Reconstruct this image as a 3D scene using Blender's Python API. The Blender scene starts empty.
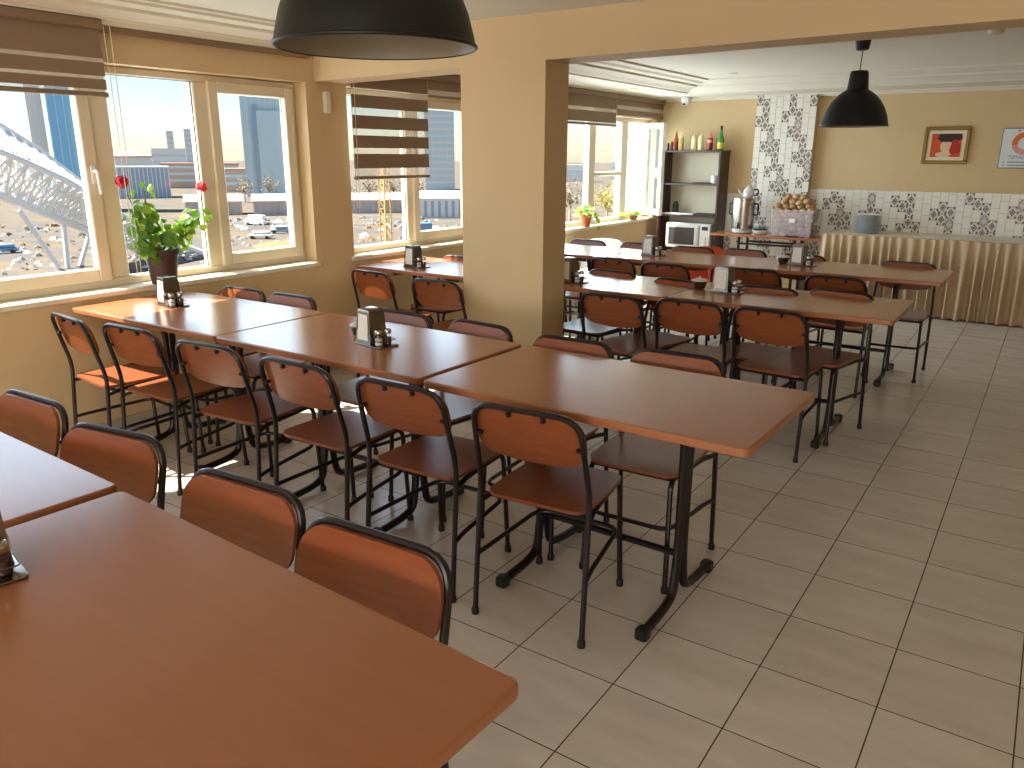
import bpy, bmesh, math, random
from mathutils import Vector, Matrix, Euler
R = math.radians
PI = math.pi
rnd = random.Random(7)
S = bpy.context.scene
COL = S.collection

# ------------------------------------------------------------------ camera, sky, sun, exposure
F_PX, YAW, PITCH, ROLL, CAM_H = 787.8, .5951, .2828, .0036, 1.52
cam_data = bpy.data.cameras.new('camera')
cam_data.sensor_width = 36.0
cam_data.lens = F_PX / 1024 * 36.0
cam_data.clip_start, cam_data.clip_end = .05, 5000
cam = bpy.data.objects.new('camera', cam_data)
COL.objects.link(cam)
_f = Vector((-math.sin(YAW) * math.cos(PITCH), math.cos(YAW) * math.cos(PITCH), -math.sin(PITCH)))
_r = Vector((math.cos(YAW), math.sin(YAW), 0))
_u = _r.cross(_f)
_r2 = _r * math.cos(ROLL) + _u * math.sin(ROLL)
_u2 = -_r * math.sin(ROLL) + _u * math.cos(ROLL)
cam.matrix_world = Matrix(((_r2.x, _u2.x, -_f.x, 0), (_r2.y, _u2.y, -_f.y, 0), (_r2.z, _u2.z, -_f.z, CAM_H), (0, 0, 0, 1)))
S.camera = cam

S.view_settings.view_transform = 'Standard'
S.view_settings.look = 'None'
S.view_settings.exposure = 1.4
S.view_settings.gamma = 1.0
S.view_settings.use_curve_mapping = False

W = bpy.data.worlds.new('world'); S.world = W; W.use_nodes = True
nt = W.node_tree; nt.nodes.clear()
sky = nt.nodes.new('ShaderNodeTexSky'); sky.sky_type = 'NISHITA'
sky.sun_disc = False; sky.sun_elevation = R(50); sky.sun_rotation = R(239)
sky.air_density = 1.0; sky.dust_density = .5; sky.ozone_density = 1.0; sky.altitude = 800
bg = nt.nodes.new('ShaderNodeBackground'); bg.inputs['Strength'].default_value = .07
wo = nt.nodes.new('ShaderNodeOutputWorld')
nt.links.new(sky.outputs[0], bg.inputs['Color']); nt.links.new(bg.outputs[0], wo.inputs[0])

def lamp(name, kind, energy, loc, direction, color=(1, 1, 1), **kw):
    d = bpy.data.lights.new(name, kind); d.energy = energy; d.color = color
    for k, v in kw.items(): setattr(d, k, v)
    o = bpy.data.objects.new(name, d); COL.objects.link(o); o.location = loc
    o.rotation_euler = Vector(direction).to_track_quat('-Z', 'Y').to_euler()
    return o
SUN_DIR = (1, .6, -1.57)
lamp('sun', 'SUN', 8.0, (-20, -10, 30), SUN_DIR, (1, .93, .82), angle=R(.6))
# daylight of the windows, and an added fill lamp behind the photographer
lamp('back_fill_lamp', 'AREA', 125, (-.4, -4.35, 1.45), (-.1, 1, -.6), (.97, .98, 1), shape='RECTANGLE', size=5.0, size_y=1.2)
for x, y, sx, e in ((-4.5, 2.3, 3.0, 5.5), (-4.5, 4.97, 1.6, 5.5), (-4.42, 7.8, 2.7, 18)):
    lamp('window_daylight', 'AREA', e * sx, (x, y, 1.4), (1, 0, -.05), (.68, .85, 1), shape='RECTANGLE', size=sx, size_y=1.15)

# ------------------------------------------------------------------ materials
def srgb(r, g, b):
    def c(x):
        x /= 255
        return x / 12.92 if x <= .04045 else ((x + .055) / 1.055) ** 2.4
    return (c(r), c(g), c(b), 1)
MATS = {}
def mat(name, color, rough=.5, metal=0.0, spec=.5, noise=None, bump=None, trans=0.0, coat=0.0, alpha=1.0):
    m = bpy.data.materials.new(name); m.use_nodes = True
    n = m.node_tree; b = n.nodes['Principled BSDF']
    b.inputs['Base Color'].default_value = color
    b.inputs['Roughness'].default_value = rough
    b.inputs['Metallic'].default_value = metal
    b.inputs['Specular IOR Level'].default_value = spec
    if trans: b.inputs['Transmission Weight'].default_value = trans
    if coat: b.inputs['Coat Weight'].default_value = coat; b.inputs['Coat Roughness'].default_value = .1
    if noise:                       # (scale xyz, amount, colour)
        sc, amt, col2 = noise
        tc = n.nodes.new('ShaderNodeTexCoord'); mp = n.nodes.new('ShaderNodeMapping')
        mp.inputs['Scale'].default_value = sc
        nz = n.nodes.new('ShaderNodeTexNoise'); nz.inputs['Scale'].default_value = 1.0; nz.inputs['Detail'].default_value = 5
        rp = n.nodes.new('ShaderNodeValToRGB'); rp.color_ramp.elements[0].position = .35; rp.color_ramp.elements[1].position = .7
        mx = n.nodes.new('ShaderNodeMix'); mx.data_type = 'RGBA'
        mx.inputs['A'].default_value = color; mx.inputs['B'].default_value = col2
        ml = n.nodes.new('ShaderNodeMath'); ml.operation = 'MULTIPLY'; ml.inputs[1].default_value = amt
        n.links.new(tc.outputs['Object'], mp.inputs[0]); n.links.new(mp.outputs[0], nz.inputs['Vector'])
        n.links.new(nz.outputs['Fac'], rp.inputs[0]); n.links.new(rp.outputs[0], ml.inputs[0])
        n.links.new(ml.outputs[0], mx.inputs['Factor']); n.links.new(mx.outputs['Result'], b.inputs['Base Color'])
        if bump:
            bp = n.nodes.new('ShaderNodeBump'); bp.inputs['Strength'].default_value = bump; bp.inputs['Distance'].default_value = .002
            n.links.new(nz.outputs['Fac'], bp.inputs['Height']); n.links.new(bp.outputs[0], b.inputs['Normal'])
    MATS[name] = m
    return m
M = MATS
mat('wall_paint', srgb(212, 184, 140), .75, spec=.3, noise=((3, 3, 3), .3, srgb(205, 175, 130)))
mat('ceiling_paint', srgb(226, 218, 200), .8, spec=.2)
mat('pvc', srgb(226, 212, 184), .35)
mat('pvc_white', srgb(235, 230, 218), .35)
mat('sill_stone', srgb(226, 214, 190), .35)
mat('gasket', srgb(40, 36, 34), .6)
mat('laminate', srgb(166, 106, 70), .21, spec=.5, noise=((3, 40, 8), .3, srgb(154, 98, 66)))
mat('laminate_edge', srgb(160, 78, 40), .3)
mat('plywood_back', srgb(140, 74, 38), .27, noise=((6, 6, 60), .5, srgb(116, 58, 31)))
mat('plywood_seat', srgb(144, 82, 52), .28, noise=((50, 6, 6), .5, srgb(124, 66, 40)))
mat('black_tube', srgb(22, 10, 12), .34)
mat('black_plastic', srgb(24, 22, 22), .45)
mat('steel', srgb(190, 186, 178), .22, metal=1.0)
mat('dark_steel', srgb(128, 118, 110), .22, metal=1.0)
mat('paper_white', srgb(238, 232, 222), .85, spec=.1)
mat('lamp_black', srgb(22, 22, 22), .42, spec=.35)
mat('lamp_inner', srgb(150, 140, 122), .5)
mat('grout', srgb(176, 164, 146), .9)
mat('tile_white', srgb(232, 226, 212), .18)
mat('tile_motif', srgb(214, 206, 192), .2)
mat('tile_dark', srgb(96, 84, 80), .25)
mat('tile_grey', srgb(158, 148, 140), .25)
mat('skirt_cloth', srgb(202, 174, 140), .85, spec=.15, noise=((2, 2, 14), .3, srgb(192, 162, 126)))
mat('wenge', srgb(66, 36, 34), .35, noise=((30, 30, 4), .5, srgb(46, 24, 23)))
mat('cream_panel', srgb(222, 210, 178), .6)
mat('appliance_silver', srgb(206, 202, 194), .35)
mat('appliance_glass', srgb(70, 66, 64), .12)
mat('blind_brown', srgb(146, 124, 102), .85, spec=.1, noise=((4, 300, 300), .4, srgb(128, 106, 84)))
mat('blind_rail', srgb(136, 112, 88), .6)
mat('terracotta', srgb(188, 104, 70), .75)
mat('pot_brown', srgb(70, 52, 46), .5)
mat('soil', srgb(50, 36, 26), .95)
mat('petal_red', srgb(214, 20, 52), .6)
mat('petal_pink', srgb(240, 70, 80), .6)
mat('stem_green', srgb(104, 128, 52), .6)
mat('bread', srgb(200, 166, 122), .7, noise=((30, 30, 30), .7, srgb(156, 104, 58)))
mat('white_plastic', srgb(240, 240, 240), .35)
mat('salmon_plastic', srgb(240, 104, 76), .4)
mat('gold_frame', srgb(140, 104, 44), .4, metal=.35)
mat('plate_blue', srgb(226, 232, 232), .2)
mat('dark_green_plate', srgb(44, 52, 48), .25)
mat('mat_board', srgb(232, 220, 190), .8)
mat('paint_orange', srgb(206, 84, 36), .8)
mat('paint_dark', srgb(62, 46, 40), .8)
mat('paint_skin', srgb(226, 190, 156), .8)
mat('paint_red', srgb(178, 44, 40), .8)
mat('sign_white', srgb(214, 218, 216), .4)
mat('sign_orange', srgb(214, 104, 32), .5)
mat('sign_pink', srgb(214, 150, 132), .5)
mat('sign_text', srgb(84, 84, 92), .6)
mat('sign_rim', srgb(64, 96, 120), .4)
mat('bottle_green', srgb(60, 140, 64), .12)
mat('bottle_label', srgb(214, 196, 70), .6)
mat('sauce_red', srgb(130, 36, 30), .3)
mat('sauce_orange', srgb(176, 84, 26), .2)
mat('sauce_cream', srgb(236, 226, 172), .4)
mat('sauce_pale', srgb(206, 180, 110), .4)
mat('cap_pink', srgb(222, 140, 120), .45)
mat('cap_yellow', srgb(216, 160, 50), .45)
mat('spice_dark', srgb(70, 40, 28), .7)

def leaf_mat(name, c, c2):
    m = mat(name, c, .5, noise=((14, 14, 14), .8, c2))
    n = m.node_tree; b = n.nodes['Principled BSDF']
    tr = n.nodes.new('ShaderNodeBsdfTranslucent'); tr.inputs[0].default_value = srgb(160, 196, 44)
    mx = n.nodes.new('ShaderNodeMixShader'); mx.inputs[0].default_value = .3
    n.links.new(b.outputs[0], mx.inputs[1]); n.links.new(tr.outputs[0], mx.inputs[2])
    n.links.new(mx.outputs[0], n.nodes['Material Output'].inputs[0])
    return m
leaf_mat('leaf', srgb(62, 108, 40), srgb(104, 146, 52))
leaf_mat('leaf_pale', srgb(150, 176, 70), srgb(196, 206, 100))

def thin_glass(name, tint, gloss=.06, rough=.0):
    m = bpy.data.materials.new(name); m.use_nodes = True
    n = m.node_tree; n.nodes.clear()
    o = n.nodes.new('ShaderNodeOutputMaterial'); t = n.nodes.new('ShaderNodeBsdfTransparent'); t.inputs[0].default_value = tint
    g = n.nodes.new('ShaderNodeBsdfGlossy'); g.inputs['Roughness'].default_value = rough
    lw = n.nodes.new('ShaderNodeLayerWeight'); lw.inputs[0].default_value = .5
    pw = n.nodes.new('ShaderNodeMath'); pw.operation = 'POWER'; pw.inputs[1].default_value = 5
    fr = n.nodes.new('ShaderNodeMath'); fr.operation = 'MULTIPLY_ADD'; fr.inputs[1].default_value = .5; fr.inputs[2].default_value = .02
    n.links.new(lw.outputs['Facing'], pw.inputs[0]); n.links.new(pw.outputs[0], fr.inputs[0])
    mx = n.nodes.new('ShaderNodeMixShader')
    n.links.new(fr.outputs[0], mx.inputs[0]); n.links.new(t.outputs[0], mx.inputs[1]); n.links.new(g.outputs[0], mx.inputs[2])
    n.links.new(mx.outputs[0], o.inputs[0]); MATS[name] = m
    return m
thin_glass('window_glass', (.96, .98, .98, 1))
thin_glass('clear_glass', (.9, .92, .92, 1))

def sheer(name, color, opac):
    m = mat(name, color, .9)
    n = m.node_tree; b = n.nodes['Principled BSDF']
    t = n.nodes.new('ShaderNodeBsdfTransparent'); mx = n.nodes.new('ShaderNodeMixShader'); mx.inputs[0].default_value = opac
    n.links.new(t.outputs[0], mx.inputs[1]); n.links.new(b.outputs[0], mx.inputs[2])
    n.links.new(mx.outputs[0], n.nodes['Material Output'].inputs[0])
    return m
sheer('blind_sheer', srgb(232, 226, 214), .3)
sheer('bin_plastic', srgb(226, 214, 216), .28)

def floor_mat():
    m = bpy.data.materials.new('floor_tiles'); m.use_nodes = True
    n = m.node_tree; b = n.nodes['Principled BSDF']
    tc = n.nodes.new('ShaderNodeTexCoord'); mp = n.nodes.new('ShaderNodeMapping')
    mp.inputs['Location'].default_value = (.5401 + .3365 * 60, -1.8402 + .3365 * 60, 0)
    br = n.nodes.new('ShaderNodeTexBrick'); br.offset = 0; br.squash = 1
    br.inputs['Scale'].default_value = 1; br.inputs['Brick Width'].default_value = .3365; br.inputs['Row Height'].default_value = .3365
    br.inputs['Mortar Size'].default_value = .0022; br.inputs['Mortar Smooth'].default_value = .1; br.inputs['Bias'].default_value = 0
    br.inputs['Color1'].default_value = srgb(220, 210, 196); br.inputs['Color2'].default_value = srgb(212, 201, 186)
    br.inputs['Mortar'].default_value = srgb(92, 76, 60)
    nz = n.nodes.new('ShaderNodeTexNoise'); nz.inputs['Scale'].default_value = 3; nz.inputs['Detail'].default_value = 6
    mp2 = n.nodes.new('ShaderNodeMapping'); mp2.inputs['Scale'].default_value = (1, 4, 1); mp2.inputs['Rotation'].default_value = (0, 0, .7)
    rp = n.nodes.new('ShaderNodeValToRGB')
    rp.color_ramp.elements[0].position = .3; rp.color_ramp.elements[0].color = (.84, .82, .79, 1)
    rp.color_ramp.elements[1].position = .65; rp.color_ramp.elements[1].color = (1, 1, 1, 1)
    mx = n.nodes.new('ShaderNodeMix'); mx.data_type = 'RGBA'; mx.blend_type = 'MULTIPLY'; mx.inputs['Factor'].default_value = .8
    n.links.new(tc.outputs['Object'], mp.inputs[0]); n.links.new(mp.outputs[0], br.inputs['Vector'])
    n.links.new(tc.outputs['Object'], mp2.inputs[0]); n.links.new(mp2.outputs[0], nz.inputs['Vector'])
    n.links.new(nz.outputs['Fac'], rp.inputs[0]); n.links.new(br.outputs['Color'], mx.inputs['A']); n.links.new(rp.outputs[0], mx.inputs['B'])
    n.links.new(mx.outputs['Result'], b.inputs['Base Color'])
    b.inputs['Roughness'].default_value = .25
    bp = n.nodes.new('ShaderNodeBump'); bp.invert = True; bp.inputs['Strength'].default_value = .4; bp.inputs['Distance'].default_value = .002
    n.links.new(br.outputs['Fac'], bp.inputs['Height']); n.links.new(bp.outputs[0], b.inputs['Normal'])
    MATS['floor_tiles'] = m
floor_mat()

# ------------------------------------------------------------------ mesh helpers
class MB:
    """collects shapes and links them as one mesh object"""
    def __init__(s): s.v, s.f, s.m, s.k = [], [], [], 0
    def mat(s, k): s.k = k; return s
    def add(s, vs, fs):
        o = len(s.v); s.v += [tuple(p) for p in vs]
        for f in fs: s.f.append(tuple(o + i for i in f)); s.m.append(s.k)
        return s
    def box(s, x0, x1, y0, y1, z0, z1):
        v = [(x, y, z) for z in (z0, z1) for y in (y0, y1) for x in (x0, x1)]
        return s.add(v, [(0, 2, 3, 1), (4, 5, 7, 6), (0, 1, 5, 4), (2, 6, 7, 3), (0, 4, 6, 2), (1, 3, 7, 5)])
    def rbox(s, x0, x1, y0, y1, z0, z1, b=.004):
        pts = []
        for z, i in ((z0, b), (z0 + b, 0), (z1 - b, 0), (z1, b)):
            c = b
            X0, X1, Y0, Y1 = x0 + i, x1 - i, y0 + i, y1 - i
            pts.append([(X0 + c, Y0, z), (X1 - c, Y0, z), (X1, Y0 + c, z), (X1, Y1 - c, z), (X1 - c, Y1, z), (X0 + c, Y1, z), (X0, Y1 - c, z), (X0, Y0 + c, z)])
        return s.loft(pts)
    def loft(s, rings, caps=True):
        n = len(rings[0]); vs = [p for r in rings for p in r]; fs = []
        for i in range(len(rings) - 1):
            for j in range(n):
                a, b = i * n + j, i * n + (j + 1) % n
                fs.append((a, b, b + n, a + n))
        if caps:
            fs.append(tuple(reversed(range(n)))); o = (len(rings) - 1) * n; fs.append(tuple(range(o, o + n)))
        return s.add(vs, fs)
    def prism(s, poly, z0, z1):
        return s.loft([[(x, y, z0) for x, y in poly], [(x, y, z1) for x, y in poly]])
    def slab(s, w, d, z0, z1, r=.02, b=.005, cx=0, cy=0, seg=6):
        def ring(i, z):
            p = []
            for qx, qy, a0 in ((1, 1, 0), (-1, 1, 90), (-1, -1, 180), (1, -1, 270)):
                for k in range(seg + 1):
                    a = R(a0 + 90 * k / seg)
                    p.append((cx + qx * (w / 2 - r) + (r - i) * math.cos(a), cy + qy * (d / 2 - r) + (r - i) * math.sin(a), z))
            return p
        return s.loft([ring(b, z0), ring(b * .3, z0 + b * .3), ring(0, z0 + b), ring(0, z1 - b), ring(b * .3, z1 - b * .3), ring(b, z1)])
    def lathe(s, prof, n=24, c=(0, 0, 0), cap=True):
        rings = [[(c[0] + r * math.cos(2 * PI * j / n), c[1] + r * math.sin(2 * PI * j / n), c[2] + z) for j in range(n)] for r, z in prof]
        return s.loft(rings, cap)
    def tube(s, pts, r, n=10, fillet=0, closed=False, caps=True):
        P = [Vector(p) for p in pts]
        if fillet:
            Q = [P[0]]
            for i in range(1, len(P) - 1):
                fl = fillet[i - 1] if isinstance(fillet, (list, tuple)) else fillet
                a, b, c = P[i - 1], P[i], P[i + 1]
                l = min(fl, (a - b).length * .48, (c - b).length * .48)
                p0 = b + (a - b).normalized() * l; p1 = b + (c - b).normalized() * l
                for k in range(7):
                    t = k / 6; Q.append(p0 * (1 - t) ** 2 + b * 2 * t * (1 - t) + p1 * t * t)
            Q.append(P[-1]); P = Q
        T = []
        for i in range(len(P)):
            if closed: t = P[(i + 1) % len(P)] - P[i - 1]
            else: t = P[min(i + 1, len(P) - 1)] - P[max(i - 1, 0)]
            T.append(t.normalized())
        u = T[0].orthogonal().normalized(); rings = []
        for i, p in enumerate(P):
            u = (u - T[i] * u.dot(T[i])).normalized(); w = T[i].cross(u)
            rr = r[i] if isinstance(r, (list, tuple)) and len(r) == len(P) else (r if not isinstance(r, (list, tuple)) else r[0] + (r[1] - r[0]) * i / (len(P) - 1))
            rings.append([p + u * rr * math.cos(2 * PI * k / n) + w * rr * math.sin(2 * PI * k / n) for k in range(n)])
        if closed: rings.append(rings[0])
        return s.loft(rings, caps and not closed)
    def sphere(s, c, r, nu=12, nv=8, sc=(1, 1, 1)):
        prof = [(max(1e-4, math.sin(PI * i / nv)), -math.cos(PI * i / nv)) for i in range(nv + 1)]
        rings = [[(c[0] + r * sc[0] * q * math.cos(2 * PI * j / nu), c[1] + r * sc[1] * q * math.sin(2 * PI * j / nu), c[2] + r * sc[2] * z) for j in range(nu)] for q, z in prof]
        return s.loft(rings)
    def xf(s, mtx, start=0):
        for i in range(start, len(s.v)): s.v[i] = tuple(mtx @ Vector(s.v[i]))
        return s
    def build(s, name, mats, parent=None, loc=(0, 0, 0), rz=0, sharp=35):
        me = bpy.data.meshes.new(name); me.from_pydata(s.v, [], s.f); me.validate(); me.update()
        if isinstance(mats, str): mats = [mats]
        for k in mats: me.materials.append(M[k])
        if len(mats) > 1 and len(me.polygons) == len(s.m): me.polygons.foreach_set('material_index', s.m)
        bm = bmesh.new(); bm.from_mesh(me); bmesh.ops.recalc_face_normals(bm, faces=bm.faces); bm.to_mesh(me); bm.free()
        me.polygons.foreach_set('use_smooth', [True] * len(me.polygons)); me.set_sharp_from_angle(angle=R(sharp))
        o = bpy.data.objects.new(name, me); COL.objects.link(o)
        o.location = loc; o.rotation_euler = (0, 0, rz)
        if parent: o.parent = parent
        return o

def tag(o, label=None, cat=None, group=None, kind=None):
    if label: o['label'] = label
    if cat: o['category'] = cat
    if group: o['group'] = group
    if kind: o['kind'] = kind
    return o
def thing(name, label, cat, loc=(0, 0, 0), rz=0, group=None):
    o = bpy.data.objects.new(name, None); COL.objects.link(o); o.empty_display_size = .1
    o.location = loc; o.rotation_euler = (0, 0, rz)
    return tag(o, label, cat, group)
def struct(o, label=None): return tag(o, label, kind='structure')
CH = {}
def kids(o): return [c for c in COL.objects if c.parent == o]
def dup(root, label, loc=None, rz=None, group=None):
    if root.name not in CH: CH[root.name] = [(c, kids(c)) for c in kids(root)]
    c0 = root.copy(); COL.objects.link(c0)
    if loc is not None: c0.location = loc
    if rz is not None: c0.rotation_euler = (0, 0, rz)
    c0['label'] = label
    if group: c0['group'] = group
    for c, gs in CH[root.name]:
        d = c.copy(); COL.objects.link(d); d.parent = c0
        for g in gs:
            e = g.copy(); COL.objects.link(e); e.parent = d
    return c0

# ------------------------------------------------------------------ the room shell
XW, XF, YB, YFAR, ZC = -4.22, -4.13, 3.88, 9.3, 2.2
XR, YBK = 3.4, -4.4
WT = .26                                       # wall thickness
struct(MB().box(XW - WT, XR, YBK, YFAR + .2, -.12, 0).build('floor', 'floor_tiles'), 'pale marbled square floor tiles with dark grout')

def wall_x(xin, y0, y1, openings, name):
    """window wall with openings (y0,y1,z0,z1), inner face at xin"""
    b = MB(); y = y0; top = 2.45
    for (a, c, z0, z1) in openings:
        b.box(xin - WT, xin, y, a, 0, top); b.box(xin - WT, xin, a, c, 0, z0); b.box(xin - WT, xin, a, c, z1, top); y = c
    b.box(xin - WT, xin, y, y1, 0, top)
    return struct(b.build(name, 'wall_paint'))
W1 = (.75, 3.80, .80, 1.975); W2 = (4.165, 5.78, .80, 1.975); W3 = (6.45, 9.17, .79, 1.93); W4 = (-3.6, 0.25, .80, 1.975)
wall_x(XW, YBK, 6.05, [W4, W1, W2], 'wall_left')
wall_x(XF, 6.05, YFAR + .2, [W3], 'wall_left')
struct(MB().box(XW - WT, XR, YFAR, YFAR + .2, 0, 2.45).build('wall_far', 'wall_paint'))
struct(MB().box(XR, XR + .2, YBK, YFAR + .2, 0, 2.45).build('wall_right', 'wall_paint'))
struct(MB().box(XW - WT, XR, YBK - .2, YBK, 0, 2.45).build('wall_back', 'wall_paint'))
b = MB()
def _col(x, z): return [(x, YB, 0), (x, YB + .25, 0), (x, YB + .25, z), (x, YB, z)]
b.loft([_col(-2.995, 2.003), _col(-2.415, 2.014)])
struct(b.build('column', 'wall_paint'), 'square painted column standing among the tables')
b = MB()
def _beam(x, z): return [(x, YB, z), (x, YB + .25, z), (x, YB + .25, 2.42), (x, YB, 2.42)]
b.loft([_beam(XW, 1.986), _beam(-2.995, 2.003), _beam(-2.415, 2.014), _beam(.3, 2.043), _beam(XR, 2.07)])
struct(b.build('beam', 'wall_paint'), 'painted ceiling beam over the column')
# ceilings
struct(MB().box(XW - WT, XR, YBK, YB + .1, ZC + .05, ZC + .25).build('ceiling', 'ceiling_paint'))
struct(MB().box(XW - WT, XR, YB + .1, YFAR + .2, 2.27, 2.45).build('ceiling', 'ceiling_paint'))
def cornice_profile(kind):
    return [(0, 2.15), (.07, 2.15), (.075, 2.17), (.10, 2.17), (.105, 2.18), (.13, 2.18), (.17, 2.2), (.20, 2.205), (.205, 2.222), (.33, 2.222), (.335, 2.236), (.37, 2.236), (.375, 2.252), (0, 2.252)]
b = MB(); pr = cornice_profile(0)
b.loft([[(XW + x, YBK, z) for x, z in pr], [(XW + x, YB, z) for x, z in pr]])
struct(b.build('trim_1', 'ceiling_paint', sharp=20), 'stepped plaster cornice above the windows')
# lowered ledge with stepped moulding round the far ceiling
b = MB()
led = [(0, 2.135), (.05, 2.135), (.055, 2.15), (.09, 2.155), (.095, 2.168), (.58, 2.168), (.585, 2.18), (.62, 2.18), (.66, 2.2), (.78, 2.215), (.785, 2.232), (.87, 2.236), (.90, 2.25), (.98, 2.255), (.985, 2.272), (0, 2.272)]
b.loft([[(XF + x, YB + .25, z) for x, z in led], [(XF + x, YFAR - x * 1.15, z) for x, z in led]])
b.loft([[(XF + x, YFAR - x * 1.15, z) for x, z in led], [(XR, YFAR - x * 1.15, z) for x, z in led]])
struct(b.build('trim_2', 'ceiling_paint', sharp=20), 'lowered ceiling ledge with stepped moulding in the far bay')
struct(MB().box(XW, XW + .012, YBK, 6.0, 0, .08).build('baseboard_left', 'grout'))
struct(MB().box(XF, XR, YFAR - .012, YFAR, 0, .08).build('baseboard_far', 'grout'))
# sills
for i, (xin, (a, c, z0, z1)) in enumerate(((XW, W1), (XW, W2), (XF, W3), (XW, W4))):
    struct(MB().rbox(xin - WT + .02, xin + .03, a - (.03 if i < 3 else 0), c + .02, z0 - .03, z0 + .004, .006).build('sill_%d' % (i + 1), 'sill_stone'))
# head board above windows (blind box)
struct(MB().box(XW, XW + .04, .4, 3.82, 2.12, 2.15).build('trim_3', 'blind_rail'), 'brown blind rail board under the cornice')

def bar(b, x0, x1, y0, y1, z0, z1): b.rbox(x0, x1, y0, y1, z0, z1, .006)
def frame_rect(b, x0, x1, y0, y1, z0, z1, t, tb=None):
    tb = tb or t
    bar(b, x0, x1, y0, y0 + t, z0, z1); bar(b, x0, x1, y1 - t, y1, z0, z1)
    bar(b, x0, x1, y0 + t, y1 - t, z0, z0 + tb); bar(b, x0, x1, y0 + t, y1 - t, z1 - t, z1)
def window(name, xg, op, mulls, sashes, label, transom=None):
    y0, y1, z0, z1 = op
    fr = MB(); frame_rect(fr, xg - .035, xg + .03, y0, y1, z0, z1, .045, .05)
    for a, c in mulls: bar(fr, xg - .035, xg + .03, a, c, z0 + .05, z1 - .045)
    if transom:
        for (a, c, zz0, zz1) in transom: bar(fr, xg - .033, xg + .028, a, c, zz0, zz1)
    root = struct(fr.build(name, 'pvc'), label)
    edges = [y0 + .045] + [e for m in mulls for e in m] + [y1 - .045]
    for k in range(0, len(edges), 2):
        a, c = edges[k], edges[k + 1]
        g = (a, c, z0 + .05, z1 - .045)
        if k // 2 in sashes:
            sb = MB(); frame_rect(sb, xg - .01, xg + .05, a - .012, c + .012, z0 + .038, z1 - .033, .07, .075)
            so = sb.build('sash', 'pvc', root)
            side = sashes[k // 2]
            if side:
                hy = c - .02 if side == 1 else a + .02
                hb = MB(); hb.rbox(xg + .05, xg + .06, hy - .014, hy + .014, 1.36, 1.46, .003)
                hb.tube([(xg + .055, hy, 1.43), (xg + .095, hy, 1.43), (xg + .095, hy + .005, 1.31)], .009, 8, .015)
                hb.build('handle', 'pvc_white', so)
            g = (a + .055, c - .055, z0 + .11, z1 - .1)
        MB().box(xg + .0, xg + .006, *g).build('pane', 'window_glass', root)
        gb = MB(); frame_rect(gb, xg + .006, xg + .012, g[0] - .004, g[1] + .004, g[2] - .004, g[3] + .004, .007)
        gb.build('gasket', 'gasket', root)
    return root
window('window_1', -4.36, W1, [(1.12, 1.18), (2.375, 2.50), (3.03, 3.13)], {1: 1, 3: 0}, 'wide window with the geranium on its sill')
window('window_2', -4.36, W2, [(4.89, 4.965)], {1: 0}, 'window between the wall pier and the column')
window('window_3', -4.26, W3, [(7.04, 7.12), (7.70, 7.84), (8.46, 8.62)], {}, 'window of the far bay beside the bookcase', [(7.84, 8.46, 1.30, 1.345)])
window('window_4', -4.36, W4, [(-2.7, -2.6), (-1.7, -1.6), (-.7, -.6)], {1: 1}, None)
# open casement of window 3
cas = thing('window_sash', 'open white casement swung into the room beside the bookcase', 'window', (-4.225, 9.10, .83), R(-26))
b = MB(); cw, chh = .33, 1.06
bar(b, 0, .055, -.028, .028, 0, chh); bar(b, cw - .055, cw, -.028, .028, 0, chh)
bar(b, .055, cw - .055, -.028, .028, 0, .065); bar(b, .055, cw - .055, -.028, .028, chh - .065, chh)
b.build('frame', 'pvc_white', cas)
MB().box(.05, cw - .05, -.003, .003, .06, chh - .06).build('pane', 'window_glass', cas)
hb = MB(); hb.rbox(cw - .04, cw - .015, -.04, -.028, .48, .58, .003); hb.tube([(cw - .027, -.03, .55), (cw - .027, -.075, .55), (cw - .02, -.075, .44)], .009, 8, .015)
hb.build('handle', 'pvc_white', cas)
# outer facade return seen through the far window
struct(MB().box(-4.66, -4.42, 9.24, 9.6, -13, 2.6).build('wall_outer', 'pvc_white'), 'white sunlit facade return outside the far window')
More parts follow.
